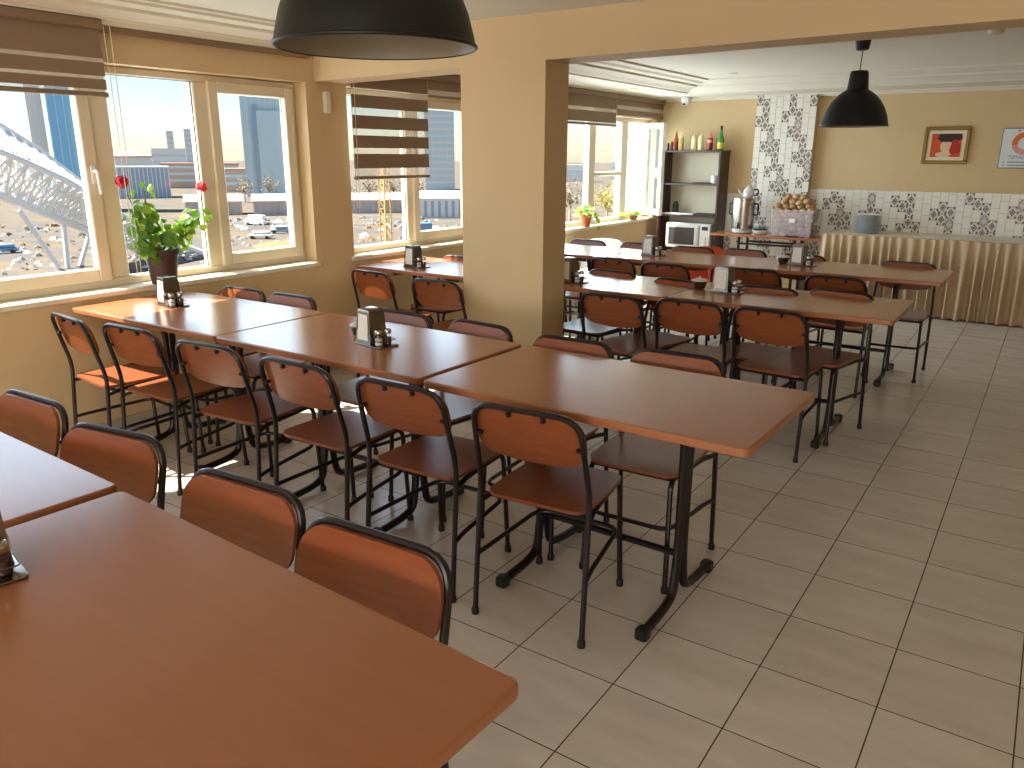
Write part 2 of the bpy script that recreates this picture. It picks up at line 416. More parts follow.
# ------------------------------------------------------------------ splashback tiles
def tile_mesh(x0, x1, z0, z1, y, tw, th, seed):
    rg = random.Random(seed)
    b = MB(); b.mat(0).box(x0, x1, y, y + .012, z0, z1)
    nc = int(math.ceil((x1 - x0) / tw)); g = .0018; yt = y - .004
    def clipq(a, c, e, f): return max(a, x0), min(c, x1), max(e, z0), min(f, z1)
    for c in range(nc):
        off = (c * 2 % 5) / 5 * th
        r0 = -1; r = r0
        while z1 - off - r * th > z0 - th:
            zt = z1 + th - off - r * th; zb = zt - th
            a, d, e, f = clipq(x0 + c * tw + g, x0 + (c + 1) * tw - g, zb + g, zt - g)
            h = (c + 4 * r + seed) % 9
            if d - a > .008 and f - e > .008:
                full = (f - e) > th * .8 and (d - a) > tw * .8
                pat = h in (0, 1, 2, 6)
                if pat and full:
                    grey = h == 6 and c % 2 == 0
                    b.mat(3 if grey else 2).box(a, d, yt, y, e, f)
                    b.mat(4 if not grey else 2)
                    ys = yt - .0006; cx, cz, w, q = (a + d) / 2, (e + f) / 2, (d - a) / 2, (f - e) / 2
                    def poly(ps): b.add([(px, ys, pz) for px, pz in ps], [tuple(range(len(ps)))])
                    # ring diamond
                    for k in range(4):
                        A = [(0, 1), (1, 0), (0, -1), (-1, 0)][k]; B = [(1, 0), (0, -1), (-1, 0), (0, 1)][k]
                        poly([(cx + A[0] * w * .78, cz + A[1] * q * .66), (cx + B[0] * w * .78, cz + B[1] * q * .66), (cx + B[0] * w * .5, cz + B[1] * q * .42), (cx + A[0] * w * .5, cz + A[1] * q * .42)])
                    poly([(cx, cz + q * .3), (cx + w * .36, cz), (cx, cz - q * .3), (cx - w * .36, cz)])
                    for sx in (-1, 1):
                        for sz in (-1, 1):
                            poly([(cx + sx * w, cz + sz * q), (cx + sx * w * .45, cz + sz * q), (cx + sx * w * .62, cz + sz * q * .7), (cx + sx * w, cz + sz * q * .52)])
                    poly([(cx - w * .18, cz + q), (cx, cz + q * .8), (cx + w * .18, cz + q)])
                    poly([(cx - w * .18, cz - q), (cx, cz - q * .8), (cx + w * .18, cz - q)])
                else:
                    b.mat(1).box(a, d, yt, y, e, f)
            r += 1
    return b
TM = ['grout', 'tile_white', 'tile_motif', 'tile_grey', 'tile_dark']
tile_mesh(-2.31, XR, .3, 1.172, YFAR - .012, .0762, .118, 3).build('trim_4', TM)
struct(bpy.data.objects['trim_4'], 'white and patterned splashback tiles behind the buffet counter')
PX0, PX1 = -2.952, -2.306
struct(MB().box(PX0, PX1, YFAR - .09, YFAR, 0, 2.172).build('column_duct', 'wall_paint'), 'tiled duct casing rising behind the bread bin')
struct(tile_mesh(PX0, PX1, .3, 2.168, YFAR - .102, .0718, .112, 6).build('trim_5', TM), 'tall panel of white and patterned tiles')
struct(tile_mesh(-3.24, PX0, .3, 1.10, YFAR - .012, .0762, .118, 9).build('trim_6', TM), 'low strip of patterned tiles beside the bookcase')

# ------------------------------------------------------------------ blinds
def zebra(label, x, y0, y1, ztop, zbot, bands, group, dy=0):
    """bands: list of (z_top, z_bottom) of the opaque stripes; sheer gauze between"""
    t = thing('roller_blind', label, 'blind', (x, (y0 + y1) / 2, ztop), 0, group)
    w = (y1 - y0) / 2
    b = MB(); b.rbox(-.03, .03, -w - .005, w + .005, -.05, .0, .006); b.build('headrail', 'blind_rail', t)
    b = MB()
    for a, c in bands: b.box(-.0015, .0015, -w, w, c - ztop, a - ztop)
    b.build('stripes', 'blind_brown', t)
    b = MB(); b.box(-.0005, .0005, -w + .002, w - .002, zbot - ztop, -.05); b.build('gauze', 'blind_sheer', t)
    b = MB(); b.rbox(-.009, .009, -w - .004, w + .004, zbot - ztop - .024, zbot - ztop, .004); b.build('bottom_rail', 'blind_rail', t)
    return t
G_ = 'striped roller blinds'
t = zebra('brown striped blind half lowered over the window with the steel frame view', -4.155, .55, 2.404, 2.17, 1.822,
      [(2.13, 1.985), (1.966, 1.9), (1.884, 1.836)], G_)
t2 = zebra('brown striped blind lowered halfway over the window behind the column', -4.15, 4.14, 4.955, 2.12, 1.372,
      [(2.07, 1.965), (1.92, 1.835), (1.785, 1.695), (1.65, 1.565), (1.525, 1.425)], G_)
t3 = zebra('short rolled striped blind right beside the column', -4.15, 4.965, 5.74, 2.12, 1.965, [(2.07, 2.0)], G_)
t4 = zebra('rolled striped blind over the far bay window, next to the column', -4.08, 6.5, 8.0, 2.15, 1.84, [(2.10, 1.99), (1.955, 1.85)], G_)
t5 = zebra('rolled striped blind over the far bay window, next to the open casement', -4.08, 8.02, 9.22, 2.15, 1.96, [(2.10, 2.04), (2.0, 1.965)], G_)
for tt, ye in ((t, .945), (t2, -.42)):
    b = MB(); zl = -1.3 if tt is t else -.95
    b.tube([(.01, ye, -.03), (.012, ye + .012, zl), (.02, ye + .03, zl - .02), (.014, ye + .035, zl), (.016, ye + .03, -.03)], .0022, 6)
    b.build('pull_cord', 'sill_stone', tt)
tag(MB().rbox(XW, XW + .035, 3.94, 3.99, 1.785, 1.925, .006).build('wall_box', 'ceiling_paint'), 'small beige plastic box mounted on the wall pier', 'sensor box')

# ------------------------------------------------------------------ chair
def round_panel(W, H, r_top, r_bot, thick, fn, nu=14, nr=6):
    """rounded rectangle plate in (u,v); fn(u,v,t) -> point, t=0 back, 1 front"""
    rows = []
    for k in range(nr + 1):
        a = PI / 2 * k / nr; rows.append((-H / 2 + r_bot * (1 - math.cos(a)), W / 2 - r_bot * (1 - math.sin(a))))
    for k in range(1, 4):
        rows.append((-H / 2 + r_bot + (H - r_top - r_bot) * k / 4, W / 2))
    for k in range(nr + 1):
        a = PI / 2 * k / nr; rows.append((H / 2 - r_top * (1 - math.sin(a)), W / 2 - r_top * (1 - math.cos(a))))
    b = MB(); n = nu + 1; vs = []; fs = []
    for t in (0, 1):
        for v, hw in rows:
            for i in range(n): vs.append(fn(hw * (2 * i / nu - 1), v, t))
    m = len(rows); o = m * n
    for j in range(m - 1):
        for i in range(nu):
            a = j * n + i
            fs.append((a, a + 1, a + n + 1, a + n)); fs.append((o + a, o + a + n, o + a + n + 1, o + a + 1))
    rim = list(range(n)) + [j * n + nu for j in range(1, m)] + [(m - 1) * n + i for i in range(nu - 1, -1, -1)] + [j * n for j in range(m - 2, 0, -1)]
    for i in range(len(rim)):
        a, c = rim[i], rim[(i + 1) % len(rim)]; fs.append((a, o + a, o + c, c))
    return b.add(vs, fs)
def make_chair(label):
    t = thing('dining_chair', label, 'chair')
    r = .0096
    # seat plate with a waterfall front edge
    def sf(u, v, k):
        z = .437 + .012 * k
        if v > .08: z -= .10 * (v - .08) ** 1.6
        z += .10 * max(0, abs(u) - .13) ** 1.5 - .003 * math.cos(u * 7) * math.cos(v * 7)
        return (u * (1 - .25 * max(0, v)), v + .004, z)
    round_panel(.362, .37, .055, .05, .012, sf).build('seat', 'plywood_seat', t)
    # curved backrest plate
    tilt = .2
    def bf(u, v, k):
        zz = .688 + v - (.016 * (1 - (u / .17) ** 2) if v < -.02 else 0) * min(1, (-.02 - v) / .05 if v < -.02 else 0)
        y = -.176 - (zz - .5) * .25 + .009 + (u * u) * .16 + (.010 if k else 0)
        return (u, y, zz)
    round_panel(.380, .166, .07, .05, .01, bf).build('backrest', 'plywood_back', t)
    b = MB()
    top = [(.196, -.176, .5), (.186, -.245, .774), (-.186, -.245, .774), (-.196, -.176, .5)]
    b.tube([(.1975, -.183, .40)] + top + [(-.1975, -.183, .40)], r, 10, [.06, .075, .075, .06])
    for x in (-.06, .06): b.rbox(x - .0065, x + .0065, -.244, -.224, .742, .771, .003)
    for sx in (-1, 1): b.rbox(min(sx * .166, sx * .188), max(sx * .166, sx * .188), -.226, -.208, .662, .676, .003)
    b.build('back_frame', 'black_tube', t)
    for sx in (-1, 1):
        b = MB(); b.tube([(sx * .2, -.215, .006), (sx * .199, -.2, .2), (sx * .1975, -.183, .40)], r, 10, .1)
        lg = b.build('leg', 'black_tube', t)
        MB().lathe([(.0125, 0), (.0135, .003), (.0135, .02), (.012, .024)], 10, (sx * .2, -.215, 0)).build('foot_cap', 'black_plastic', lg)
        b = MB(); b.tube([(sx * .155, .16, .424), (sx * .157, .182, .40), (sx * .166, .202, .006)], r, 10, .04)
        lg = b.build('leg', 'black_tube', t)
        MB().lathe([(.0125, 0), (.0135, .003), (.0135, .02), (.012, .024)], 10, (sx * .166, .202, 0)).build('foot_cap', 'black_plastic', lg)
    b = MB()
    for sx in (-1, 1): b.tube([(sx * .196, -.182, .412), (sx * .178, -.1, .424), (sx * .155, .165, .424)], .0095, 8, .04)
    b.tube([(-.156, .155, .422), (.156, .155, .422)], .009, 8); b.tube([(-.19, -.13, .418), (.19, -.13, .418)], .009, 8)
    b.build('seat_frame', 'black_tube', t)
    b = MB(); b.tube([(.199, -.198, .222), (.188, -.13, .228), (.16, .185, .238), (-.16, .185, .238), (-.188, -.13, .228), (-.199, -.198, .222)], .0085, 8, [.05, .06, .06, .05])
    b.build('stretcher', 'black_tube', t)
    return t
chair0 = None
def chair(x, ytop, rz, label, group):
    """ytop: where the top of the back stands"""
    global chair0
    back = .24
    a = R(rz); loc = (x + (-.018 if abs(rz) < 90 else .02) + back * -math.sin(a), ytop + back * math.cos(a), 0)
    if chair0 is None:
        chair0 = make_chair(label); chair0.location = loc; chair0.rotation_euler = (0, 0, a); chair0['group'] = group
    else: dup(chair0, label, loc, a, group)
ORD = ['first', 'second', 'third', 'fourth', 'fifth', 'sixth']
for i, (x, y, d) in enumerate([(-2.62, 1.125, 2), (-2.10, 1.095, 9), (-1.51, 1.075, 4), (-1.065, 1.05, 3)]):
    chair(x, y, 180 + d, 'brown chair back, %s from the windows, across the front table row' % ORD[i], 'chairs across the front table row')
for i, (x, y, d) in enumerate([(-3.80, 1.86, -6), (-3.34, 1.89, 3), (-2.77, 1.885, 4), (-2.25, 1.89, 1), (-1.735, 1.895, 2), (-1.225, 1.905, 5)]):
    chair(x, y, d, 'black-framed brown chair, %s from the windows, near side of the second row' % ORD[i], 'chairs on the near side of the second table row')
for i, (x, y, d) in enumerate([(-3.83, 2.86, 2), (-3.42, 2.87, 0), (-2.60, 2.85, 0), (-2.13, 2.86, -5), (-1.62, 2.82, 1), (-1.16, 2.84, 2)]):
    chair(x, y, 180 + d, 'brown chair, %s from the windows, far side of the second table row' % ORD[i], 'chairs on the far side of the second table row')
for i, (x, y, d) in enumerate([(-3.70, 3.80, -5), (-3.09, 3.74, 1)]):
    chair(x, y, d, 'brown chair between wall pier and column, %s' % ('its back lit by the sun' if i == 0 else 'half hidden by the column'), 'chairs on the near side of the third table row')
for i, (x, y, d) in enumerate([(-1.96, 3.89, -2), (-1.53, 3.96, -1), (-1.10, 3.96, -5)]):
    chair(x, y, d, 'brown chair, %s after the column on the near side of the third row' % ORD[i], 'chairs on the near side of the third table row')
for i, (x, y, d) in enumerate([(-3.72, 4.77, 0), (-2.42, 4.74, -4), (-1.9, 4.62, -12), (-1.36, 4.66, 0), (-.97, 4.77, -8)]):
    chair(x, y, 180 + d, ('brown sunlit chair on the far side of the table behind the column' if i == 0 else 'brown chair, %s after the column on the far side of the third row' % ORD[i - 1]), 'chairs on the far side of the third table row')
for i, (x, y, d) in enumerate([(-3.17, 5.33, -5), (-2.69, 5.33, -5), (-2.25, 5.29, -5), (-1.64, 5.38, 0), (-1.09, 5.33, -3)]):
    chair(x, y, d, 'brown chair, %s after the column on the near side of the last row' % ORD[i], 'chairs on the near side of the last table row')
for i, (x, y, d) in enumerate([(-3.52, 6.40, 0), (-3.02, 6.42, -4), (-2.52, 6.42, 0), (-2.10, 6.5, -8), (-1.62, 6.4, 0), (-.86, 6.39, 4)]):
    chair(x, y, 180 + d, 'brown chair, %s after the column on the far side of the last row' % ORD[i], 'chairs on the far side of the last table row')

# ------------------------------------------------------------------ dining table
def make_table(label, L=1.185, D=.675):
    t = thing('dining_table', label, 'table')
    MB().slab(L, D, .722, .75, .022, .006).build('tabletop', ['laminate'], t, sharp=12)
    for sx in (-1, 1):
        x = sx * (L / 2 - .31)
        b = MB(); rr = .0165
        for sy in (-1, 1):
            b.tube([(x, sy * .25, .706), (x, sy * .045, .70), (x, sy * .02, .60), (x, sy * .02, .20), (x, sy * .045, .05), (x, sy * .12, .03), (x, sy * .275, .022)], rr, 10, [.05, .06, .12, .08, .06])
        b.rbox(x - .02, x + .02, -.27, .27, .704, .722, .003)
        lg = b.build('leg', 'black_tube', t)
        for sy in (-1, 1):
            MB().rbox(x - .021, x + .021, min(sy * .25, sy * .292), max(sy * .25, sy * .292), 0, .044, .006).build('foot_cap', 'black_plastic', lg)
    b = MB(); b.tube([(-(L / 2 - .31), 0, .19), (L / 2 - .31, 0, .19)], .0125, 10); b.build('stretcher', 'black_tube', t)
    b = MB(); b.rbox(-(L / 2 - .31), L / 2 - .31, -.012, .012, .698, .722, .003); b.build('rail', 'black_tube', t)
    return t
table0 = None
def table(x0, y0, rz, label):
    """x0,y0: front corner nearest the windows"""
    global table0
    a = R(rz); L, D = 1.185, .675
    c = (x0 + L / 2 * math.cos(a) - D / 2 * math.sin(a), y0 + L / 2 * math.sin(a) + D / 2 * math.cos(a), 0)
    if table0 is None:
        table0 = make_table(label); table0.location = c; table0.rotation_euler = (0, 0, a); table0['group'] = 'brown laminate dining tables'
    else: dup(table0, label, c, a)
table(-1.775, .243, -2.6, 'brown table nearest the camera, its tabletop the largest in view')
table(-2.985, .295, -2.0, 'brown table joined to the nearest one, bluish with window light, cut by the picture edge')
table(-4.17, 2.06, .5, 'brown table of the second row under the window, with the geranium behind')
table(-2.983, 2.066, -.4, 'brown middle table of the second row, with napkin dispenser')
table(-1.778, 2.05, -1.2, 'brown end table of the second row, empty, its end in the aisle')
table(-4.16, 4.10, 0, 'brown table under the window behind the column')
table(-2.955, 4.145, 0, 'brown table standing right behind the column, bright with window reflections')
table(-1.762, 4.175, 0, 'brown aisle-end table of the third row, with napkin dispenser and bowl')
table(-4.075, 5.57, .3, 'brown table of the last row by the far bay window, reflecting it')
table(-2.885, 5.60, .6, 'brown middle table of the last row, before the microwave')
table(-1.715, 5.655, .6, 'brown aisle-end table of the last row, before the skirted buffet')

# ------------------------------------------------------------------ napkin dispensers, shakers, bowls
def make_dispenser(label):
    t = thing('napkin_dispenser', label, 'napkin dispenser', group='steel napkin dispensers')
    b = MB()
    def ring(w, d, z): return [(-w, -d, z), (w, -d, z), (w, d, z), (-w, d, z)]
    b.loft([ring(.046, .052, .006), ring(.044, .050, .02), ring(.039, .043, .135), ring(.036, .036, .148), ring(.028, .028, .152)])
    b.build('body', 'dark_steel', t)
    for sx in (-1, 1):
        b = MB()
        b.add([(sx * .0452, -.036, .02), (sx * .0452, .036, .02), (sx * .0400, .032, .130), (sx * .0400, -.032, .130)], [(0, 1, 2, 3)])
        b.box(min(sx * .036, sx * .0466), max(sx * .036, sx * .0466), -.034, .034, .022, .06)
        b.build('napkins', 'paper_white', t)
    b = MB(); b.slab(.11, .185, 0, .006, .012, .002, 0, -.03); b.tube([(-.046, -.052, .028), (-.046, -.112, .028), (.046, -.112, .028), (.046, -.052, .028)], .002, 6, .012)
    b.build('tray', 'dark_steel', t)
    return t
def make_shaker(label, filling):
    t = thing('shaker', label, 'shaker')
    MB().lathe([(.0165, 0), (.0185, .003), (.017, .04), (.014, .05)], 16).build('jar', 'clear_glass', t)
    MB().lathe([(.0148, .002), (.0148, .03)], 12).build('filling', filling, t)
    MB().lathe([(.0152, .046), (.0158, .05), (.0158, .06), (.012, .066), (.004, .068)], 16).build('cap', 'steel', t)
    return t
def make_bowl(label):
    t = thing('sugar_bowl', label, 'bowl', group='small lidded bowls')
    MB().lathe([(.024, 0), (.034, .006), (.042, .03), (.044, .045), (.040, .045), (.030, .01), (.001, .006)], 20).build('bowl', 'dark_steel', t)
    MB().lathe([(.045, .045), (.045, .05), (.03, .058), (.008, .061), (.005, .072), (.001, .074)], 20).build('lid', 'appliance_silver', t)
    return t
disp0 = sh0 = pp0 = bowl0 = None
def place(proto, mk, label, x, y, z, rz, *a):
    if proto is None:
        p = mk(label, *a); p.location = (x, y, z); p.rotation_euler = (0, 0, rz); return p
    dup(proto, label, (x, y, z), rz); return proto
spots = [(-1.625, .56, 78, 'on the table nearest the camera, at the picture edge'), (-3.83, 2.41, 80, 'on the window table, before the geranium'),
         (-2.325, 2.37, 80, 'on the middle table of the second row'), (-3.76, 4.29, 84, 'under the window behind the column'),
         (-2.50, 4.33, 84, 'on the table right behind the column'), (-1.56, 4.53, 80, 'on the third row aisle table'),
         (-2.67, 5.92, 82, 'on the last row before the microwave'), (-1.52, 6.01, 80, 'on the last row aisle table')]
for i, (x, y, a, where) in enumerate(spots):
    z = .7505; a = R(a)
    disp0 = place(disp0, make_dispenser, 'steel napkin dispenser %s' % where, x, y, z, a)
    def at(lx, ly): return x + lx * math.cos(a) - ly * math.sin(a), y + lx * math.sin(a) + ly * math.cos(a)
    px, py = at(-.024, -.083); sh0 = place(sh0, make_shaker, 'salt shaker in the tray %s' % where, px, py, z + .0065, a, 'paper_white')
    px, py = at(.022, -.083); pp0 = place(pp0, make_shaker, 'pepper shaker in the tray %s' % where, px, py, z + .0065, a, 'spice_dark')
for x, y, where in ((-2.47, 2.45, 'behind the dispenser on the middle table of the second row'), (-1.72, 4.56, 'beside the dispenser on the third row aisle table'), (-1.64, 6.03, 'beside the dispenser on the last row aisle table')):
    bowl0 = place(bowl0, make_bowl, 'small lidded metal bowl %s' % where, x, y, .7505, 0)

# ------------------------------------------------------------------ pendant lamps
def make_pendant(label, rim_r, ceil_h):
    t = thing('pendant_lamp', label, 'lamp', group='black bell pendant lamps')
    s = rim_r / .2
    prof = [(.2, 0), (.197, .016), (.186, .06), (.168, .105), (.142, .148), (.112, .18), (.082, .203), (.064, .213), (.062, .222), (.053, .31), (.047, .322), (.012, .326)]
    out = [(r * s, z * s) for r, z in prof]; inn = [((r - .004) * s, (z - .002) * s) for r, z in prof[:-1]]
    MB().lathe(out, 48, cap=False).build('shade', 'lamp_black', t)
    MB().lathe(inn + [(.001, .312 * s)], 48, cap=False).build('shade_lining', 'lamp_inner', t)
    b = MB(); b.tube([(rim_r * math.cos(2 * PI * k / 48), rim_r * math.sin(2 * PI * k / 48), 0) for k in range(48)], .004 * s, 8, closed=True); b.build('rim', 'lamp_inner' if False else 'lamp_black', t)
    MB().lathe([(.013, .31 * s), (.02, .2 * s), (.02, .15 * s), (.03, .12 * s), (.03, .09 * s), (.02, .07 * s), (.001, .065 * s)], 16).build('bulb', 'paper_white', t)
    b = MB(); b.tube([(0, 0, .32 * s), (.004, .002, ceil_h - .07)], .0035, 6); b.build('cord', 'black_plastic', t)
    MB().lathe([(.03, ceil_h - .085), (.04, ceil_h - .08), (.052, ceil_h - .005), (.052, ceil_h)], 20).build('canopy', 'lamp_black', t)
    return t
p = make_pendant('big black bell pendant lamp hanging over the front tables, cut by the picture top', .205, ZC + .05 - 1.733); p.location = (-1.213, 1.29, 1.733)
p = make_pendant('black bell pendant lamp hanging in the far bay before the yellow wall', .214, 2.27 - 1.715); p.location = (-1.225, 5.88, 1.715)

# ------------------------------------------------------------------ buffet counter with pleated skirt
t = thing('buffet_counter', 'long buffet counter with pale top before the tiled wall', 'counter', (-1.94, 8.62, 0))
MB().rbox(0, 4.9, .0, .66, .735, .757, .004).build('countertop', 'sill_stone', t)
for x in (.1, 1.6, 3.2, 4.8):
    for y in (.08, .58): MB().box(x - .02, x + .02, y - .02, y + .02, 0, .735).build('leg', 'black_tube', t)
def skirt(x0, x1, y, label, wrap):
    b = MB(); n = int((x1 - x0) / .0095); nz = 12; vs = []; fs = []
    path = []
    if wrap:
        for k in range(44): path.append((x0, y + .5 * (1 - k / 44), 1))
    for i in range(n + 1): path.append((x0 + (x1 - x0) * i / n, y, 0))
    rg = random.Random(int(x0 * 10)); ph = 0; q = []
    for i, (px, py, sd) in enumerate(path):
        ph += (2 * PI / 9.6) * (1 + .25 * math.sin(i * .13) + .15 * math.sin(i * .41)); q.append(ph)
    for j in range(nz + 1):
        f = j / nz; z = .756 - f * (.756 - .012)
        amp = .006 + .038 * min(1, f * 2.2)
        for i, (px, py, sd) in enumerate(path):
            w = math.sin(q[i] + .15 * math.sin(f * 3 + i * .05)); w = math.copysign(abs(w) ** .7, w); w2 = .3 * math.sin(q[i] * .37 + 2 * f)
            d = amp * (w + w2 * f)
            vs.append((px - d if sd else px + .008 * f * math.cos(q[i]), py if sd else py - .045 - d, z))
    m = len(path)
    for j in range(nz):
        for i in range(m - 1): a = j * m + i; fs.append((a, a + 1, a + m + 1, a + m))
    # top hem band folded onto the counter edge
    k = len(vs)
    for i, (px, py, sd) in enumerate(path): vs.append((px + (.03 if sd else 0), py + (0 if sd else .0), .7595))
    for i in range(m - 1): fs.append((i, k + i, k + i + 1, i + 1))
    b.add(vs, fs)
    return tag(b.build('table_skirt', 'skirt_cloth', sharp=70), label, 'tablecloth', 'pleated skirts of the buffet')
skirt(-1.965, -.555, 8.62, 'beige pleated skirt on the buffet end beside the bread bin table', True)
skirt(-.555, 2.95, 8.615, 'beige pleated skirt on the buffet part below the wall sign', False)
# plates
pl0 = None
for k in range(15):
    b = None
    z = .7575 + k * .0122
    x, y = -1.61 + .003 * math.sin(k * 2.1), 8.93 + .003 * math.cos(k * 1.7)
    if pl0 is None:
        pl0 = MB().lathe([(.07, 0), (.075, .003), (.10, .006), (.135, .0165), (.136, .019), (.10, .009), (.07, .006), (.001, .005)], 32).build('plate', 'plate_blue')
        tag(pl0, 'pale blue plate in the tall stack on the buffet counter', 'plate', 'stack of plates on the buffet'); pl0.location = (x, y, z)
    else:
        c = pl0.copy(); COL.objects.link(c); c.location = (x, y, z)
# ------------------------------------------------------------------ side table with urn and bread
t = thing('side_table', 'narrow brown serving table by the tiled duct, under the tea urn', 'table', (-2.57, 8.86, 0))
MB().slab(1.25, .42, .665, .69, .012, .004).build('tabletop', 'laminate', t, sharp=12)
for sx in (-1, 1):
    for sy in (-1, 1):
        MB().tube([(sx * .3, sy * .15, .665), (sx * .3, sy * .15, .0)], .016, 10).build('leg', 'black_tube', t)
b = MB(); b.tube([(-.3, -.15, .59), (.3, -.15, .59)], .011, 8); b.tube([(-.3, .15, .59), (.3, .15, .59)], .011, 8); b.build('rail', 'black_tube', t)
t = thing('tea_urn', 'tall steel tea urn beside the bookcase', 'urn', (-2.90, 8.88, .691))
MB().lathe([(.10, 0), (.105, .012), (.105, .05), (.125, .055), (.125, .36), (.13, .365), (.13, .38), (.06, .385), (.001, .386)], 32).build('body', 'steel', t)
MB().lathe([(.108, .01), (.11, .03), (.108, .05)], 32, cap=False).build('base_band', 'appliance_silver', t)
b = MB(); b.tube([(0, -.12, .09), (0, -.17, .09), (0, -.17, .06)], .011, 8, .02); b.tube([(0, -.155, .1), (0, -.155, .125)], .007, 8); b.build('tap', 'black_plastic', t)
b = MB()
for sx in (-1, 1): b.tube([(sx * .12, 0, .32), (sx * .16, 0, .32), (sx * .16, 0, .2), (sx * .12, 0, .2)], .009, 8, .02)
b.build('handle', 'black_plastic', t)
t = thing('teapot', 'small steel teapot with dark handle sitting on the tea urn', 'teapot', (-2.86, 8.88, .691 + .387))
MB().lathe([(.045, 0), (.062, .02), (.064, .05), (.05, .085), (.034, .1), (.034, .108), (.02, .118), (.008, .12), (.01, .135), (.001, .138)], 24).build('body', 'appliance_silver', t)
MB().tube([(-.05, -.03, .03), (-.085, -.05, .06), (-.10, -.06, .09)], [.014, .007], 8).build('spout', 'appliance_silver', t)
MB().tube([(.05, .01, .085), (.1, .02, .09), (.1, .02, .03), (.055, .01, .02)], .009, 8, .03).build('handle', 'black_plastic', t)
# glass dishes
for k in range(3):
    o = MB().lathe([(.05, 0), (.07, .01), (.092, .04), (.094, .045), (.086, .043), (.06, .012), (.001, .008)], 24).build('glass_bowl', 'white_plastic' if k < 1 else 'clear_glass')
    o.location = (-2.68, 8.84, .6915 + k * .02)
    tag(o, ['white bowl, lowest of the small stack beside the tea urn', 'clear bowl in the middle of the small stack beside the urn', 'clear bowl on top of the small stack beside the urn'][k], 'bowl', 'bowls beside the tea urn')
t = thing('bread_bin', 'clear plastic bin heaped with bread rolls on the serving table', 'bin', (-2.33, 8.875, .691))
b = MB(); w0, w1, d0, d1, h = .20, .222, .14, .16, .275
def rr(w, d, z): return [(-w, -d, z), (w, -d, z), (w, d, z), (-w, d, z)]
b.loft([rr(w0, d0, .002), rr(w1, d1, h), rr(w1 - .005, d1 - .005, h), rr(w0 - .005, d0 - .005, .006)])
b.build('tub', 'bin_plastic', t)
b = MB(); b.tube([(-w1, -d1, h), (w1, -d1, h), (w1, d1, h), (-w1, d1, h)], .006, 8, closed=True); b.build('rim', 'bin_plastic', t)
MB().box(-.02, .04, -d1 - .006, -d1 + .008, .15, .19).build('sticker', 'paper_white', t)
br = None; rg = random.Random(5)
for lay in range(9):
    z = .035 + lay * .046
    nx, ny = ([(5, 3)] * 7 + [(4, 3), (3, 2)])[lay]
    for i in range(nx):
        for j in range(ny):
            x = -2.33 + (i - (nx - 1) / 2) * .08 + rg.uniform(-.008, .008) + (.012 if lay % 2 else -.008)
            y = 8.875 + (j - (ny - 1) / 2) * .085 + rg.uniform(-.008, .008)
            if br is None:
                bb = MB(); bb.sphere((0, 0, 0), .046, 14, 9, (1.0, .82, .7))
                bb.v = [(a, c, e + (-.006 if abs(c) < .01 and e > .02 else 0)) for a, c, e in bb.v]
                br = bb.build('bread_roll', 'bread'); tag(br, 'round bread roll heaped in the clear plastic bin', 'bread', 'bread rolls in the bin'); o = br
            else: o = br.copy(); COL.objects.link(o)
            o.location = (x, y, .691 + z + rg.uniform(-.004, .012)); o.rotation_euler = (rg.uniform(-.5, .5), rg.uniform(-.5, .5), rg.uniform(0, 3))
            k = rg.uniform(.84, 1.0); o.scale = (k, k * rg.uniform(.85, 1.1), k)
o = MB().lathe([(.05, 0), (.085, .008), (.088, .011), (.05, .005), (.001, .004)], 24).build('dark_plate', 'dark_green_plate'); o.location = (-2.30, 8.69, .6915)
o.scale = (.9, .45, 1); tag(o, 'small dark oval plate before the bread bin', 'plate')

# ------------------------------------------------------------------ bookcase and what stands in it
t = thing('bookcase', 'dark brown open bookcase in the far corner with the microwave', 'bookcase', (-3.61, 9.14, 0))
hw, hd, H = .362, .15, 1.556
for sx in (-1, 1): MB().rbox(min(sx * hw, sx * (hw - .022)), max(sx * hw, sx * (hw - .022)), -hd, hd, 0, H, .002).build('side_panel', 'wenge', t)
MB().rbox(-hw - .012, hw + .012, -hd - .008, hd, H, H + .024, .003).build('top', 'wenge', t)
MB().box(-hw + .022, hw - .022, hd - .01, hd - .002, .02, H).build('back_panel', 'cream_panel', t)
for z in (.06, .438, .83, 1.19): MB().rbox(-hw + .022, hw - .022, -hd + .004, hd - .01, z, z + .02, .002).build('shelf', 'wenge', t)
t = thing('microwave_oven', 'silver microwave oven inside the dark bookcase', 'microwave', (-3.575, 9.12, .459))
b = MB(); b.rbox(-.275, .275, -.145, .12, .008, .295, .008); b.build('body', 'appliance_silver', t)
d = MB().rbox(-.27, .14, -.165, -.145, .012, .29, .006).build('door', 'appliance_silver', t)
MB().rbox(-.235, .085, -.170, -.164, .05, .25, .003).build('door_window', 'appliance_glass', d)
MB().tube([(.118, -.166, .05), (.118, -.182, .06), (.118, -.182, .24), (.118, -.166, .25)], .007, 8, .01).build('door_handle', 'appliance_silver', d)
MB().rbox(.148, .27, -.158, -.145, .012, .29, .004).build('control_panel', 'appliance_silver', t)
MB().rbox(.172, .248, -.163, -.158, .225, .265, .002).build('display', 'black_plastic', t)
b = MB()
for z in (.075, .13): b.tube([(.21, -.158, z), (.21, -.176, z)], .02, 16)
b.build('knob', 'appliance_silver', t)
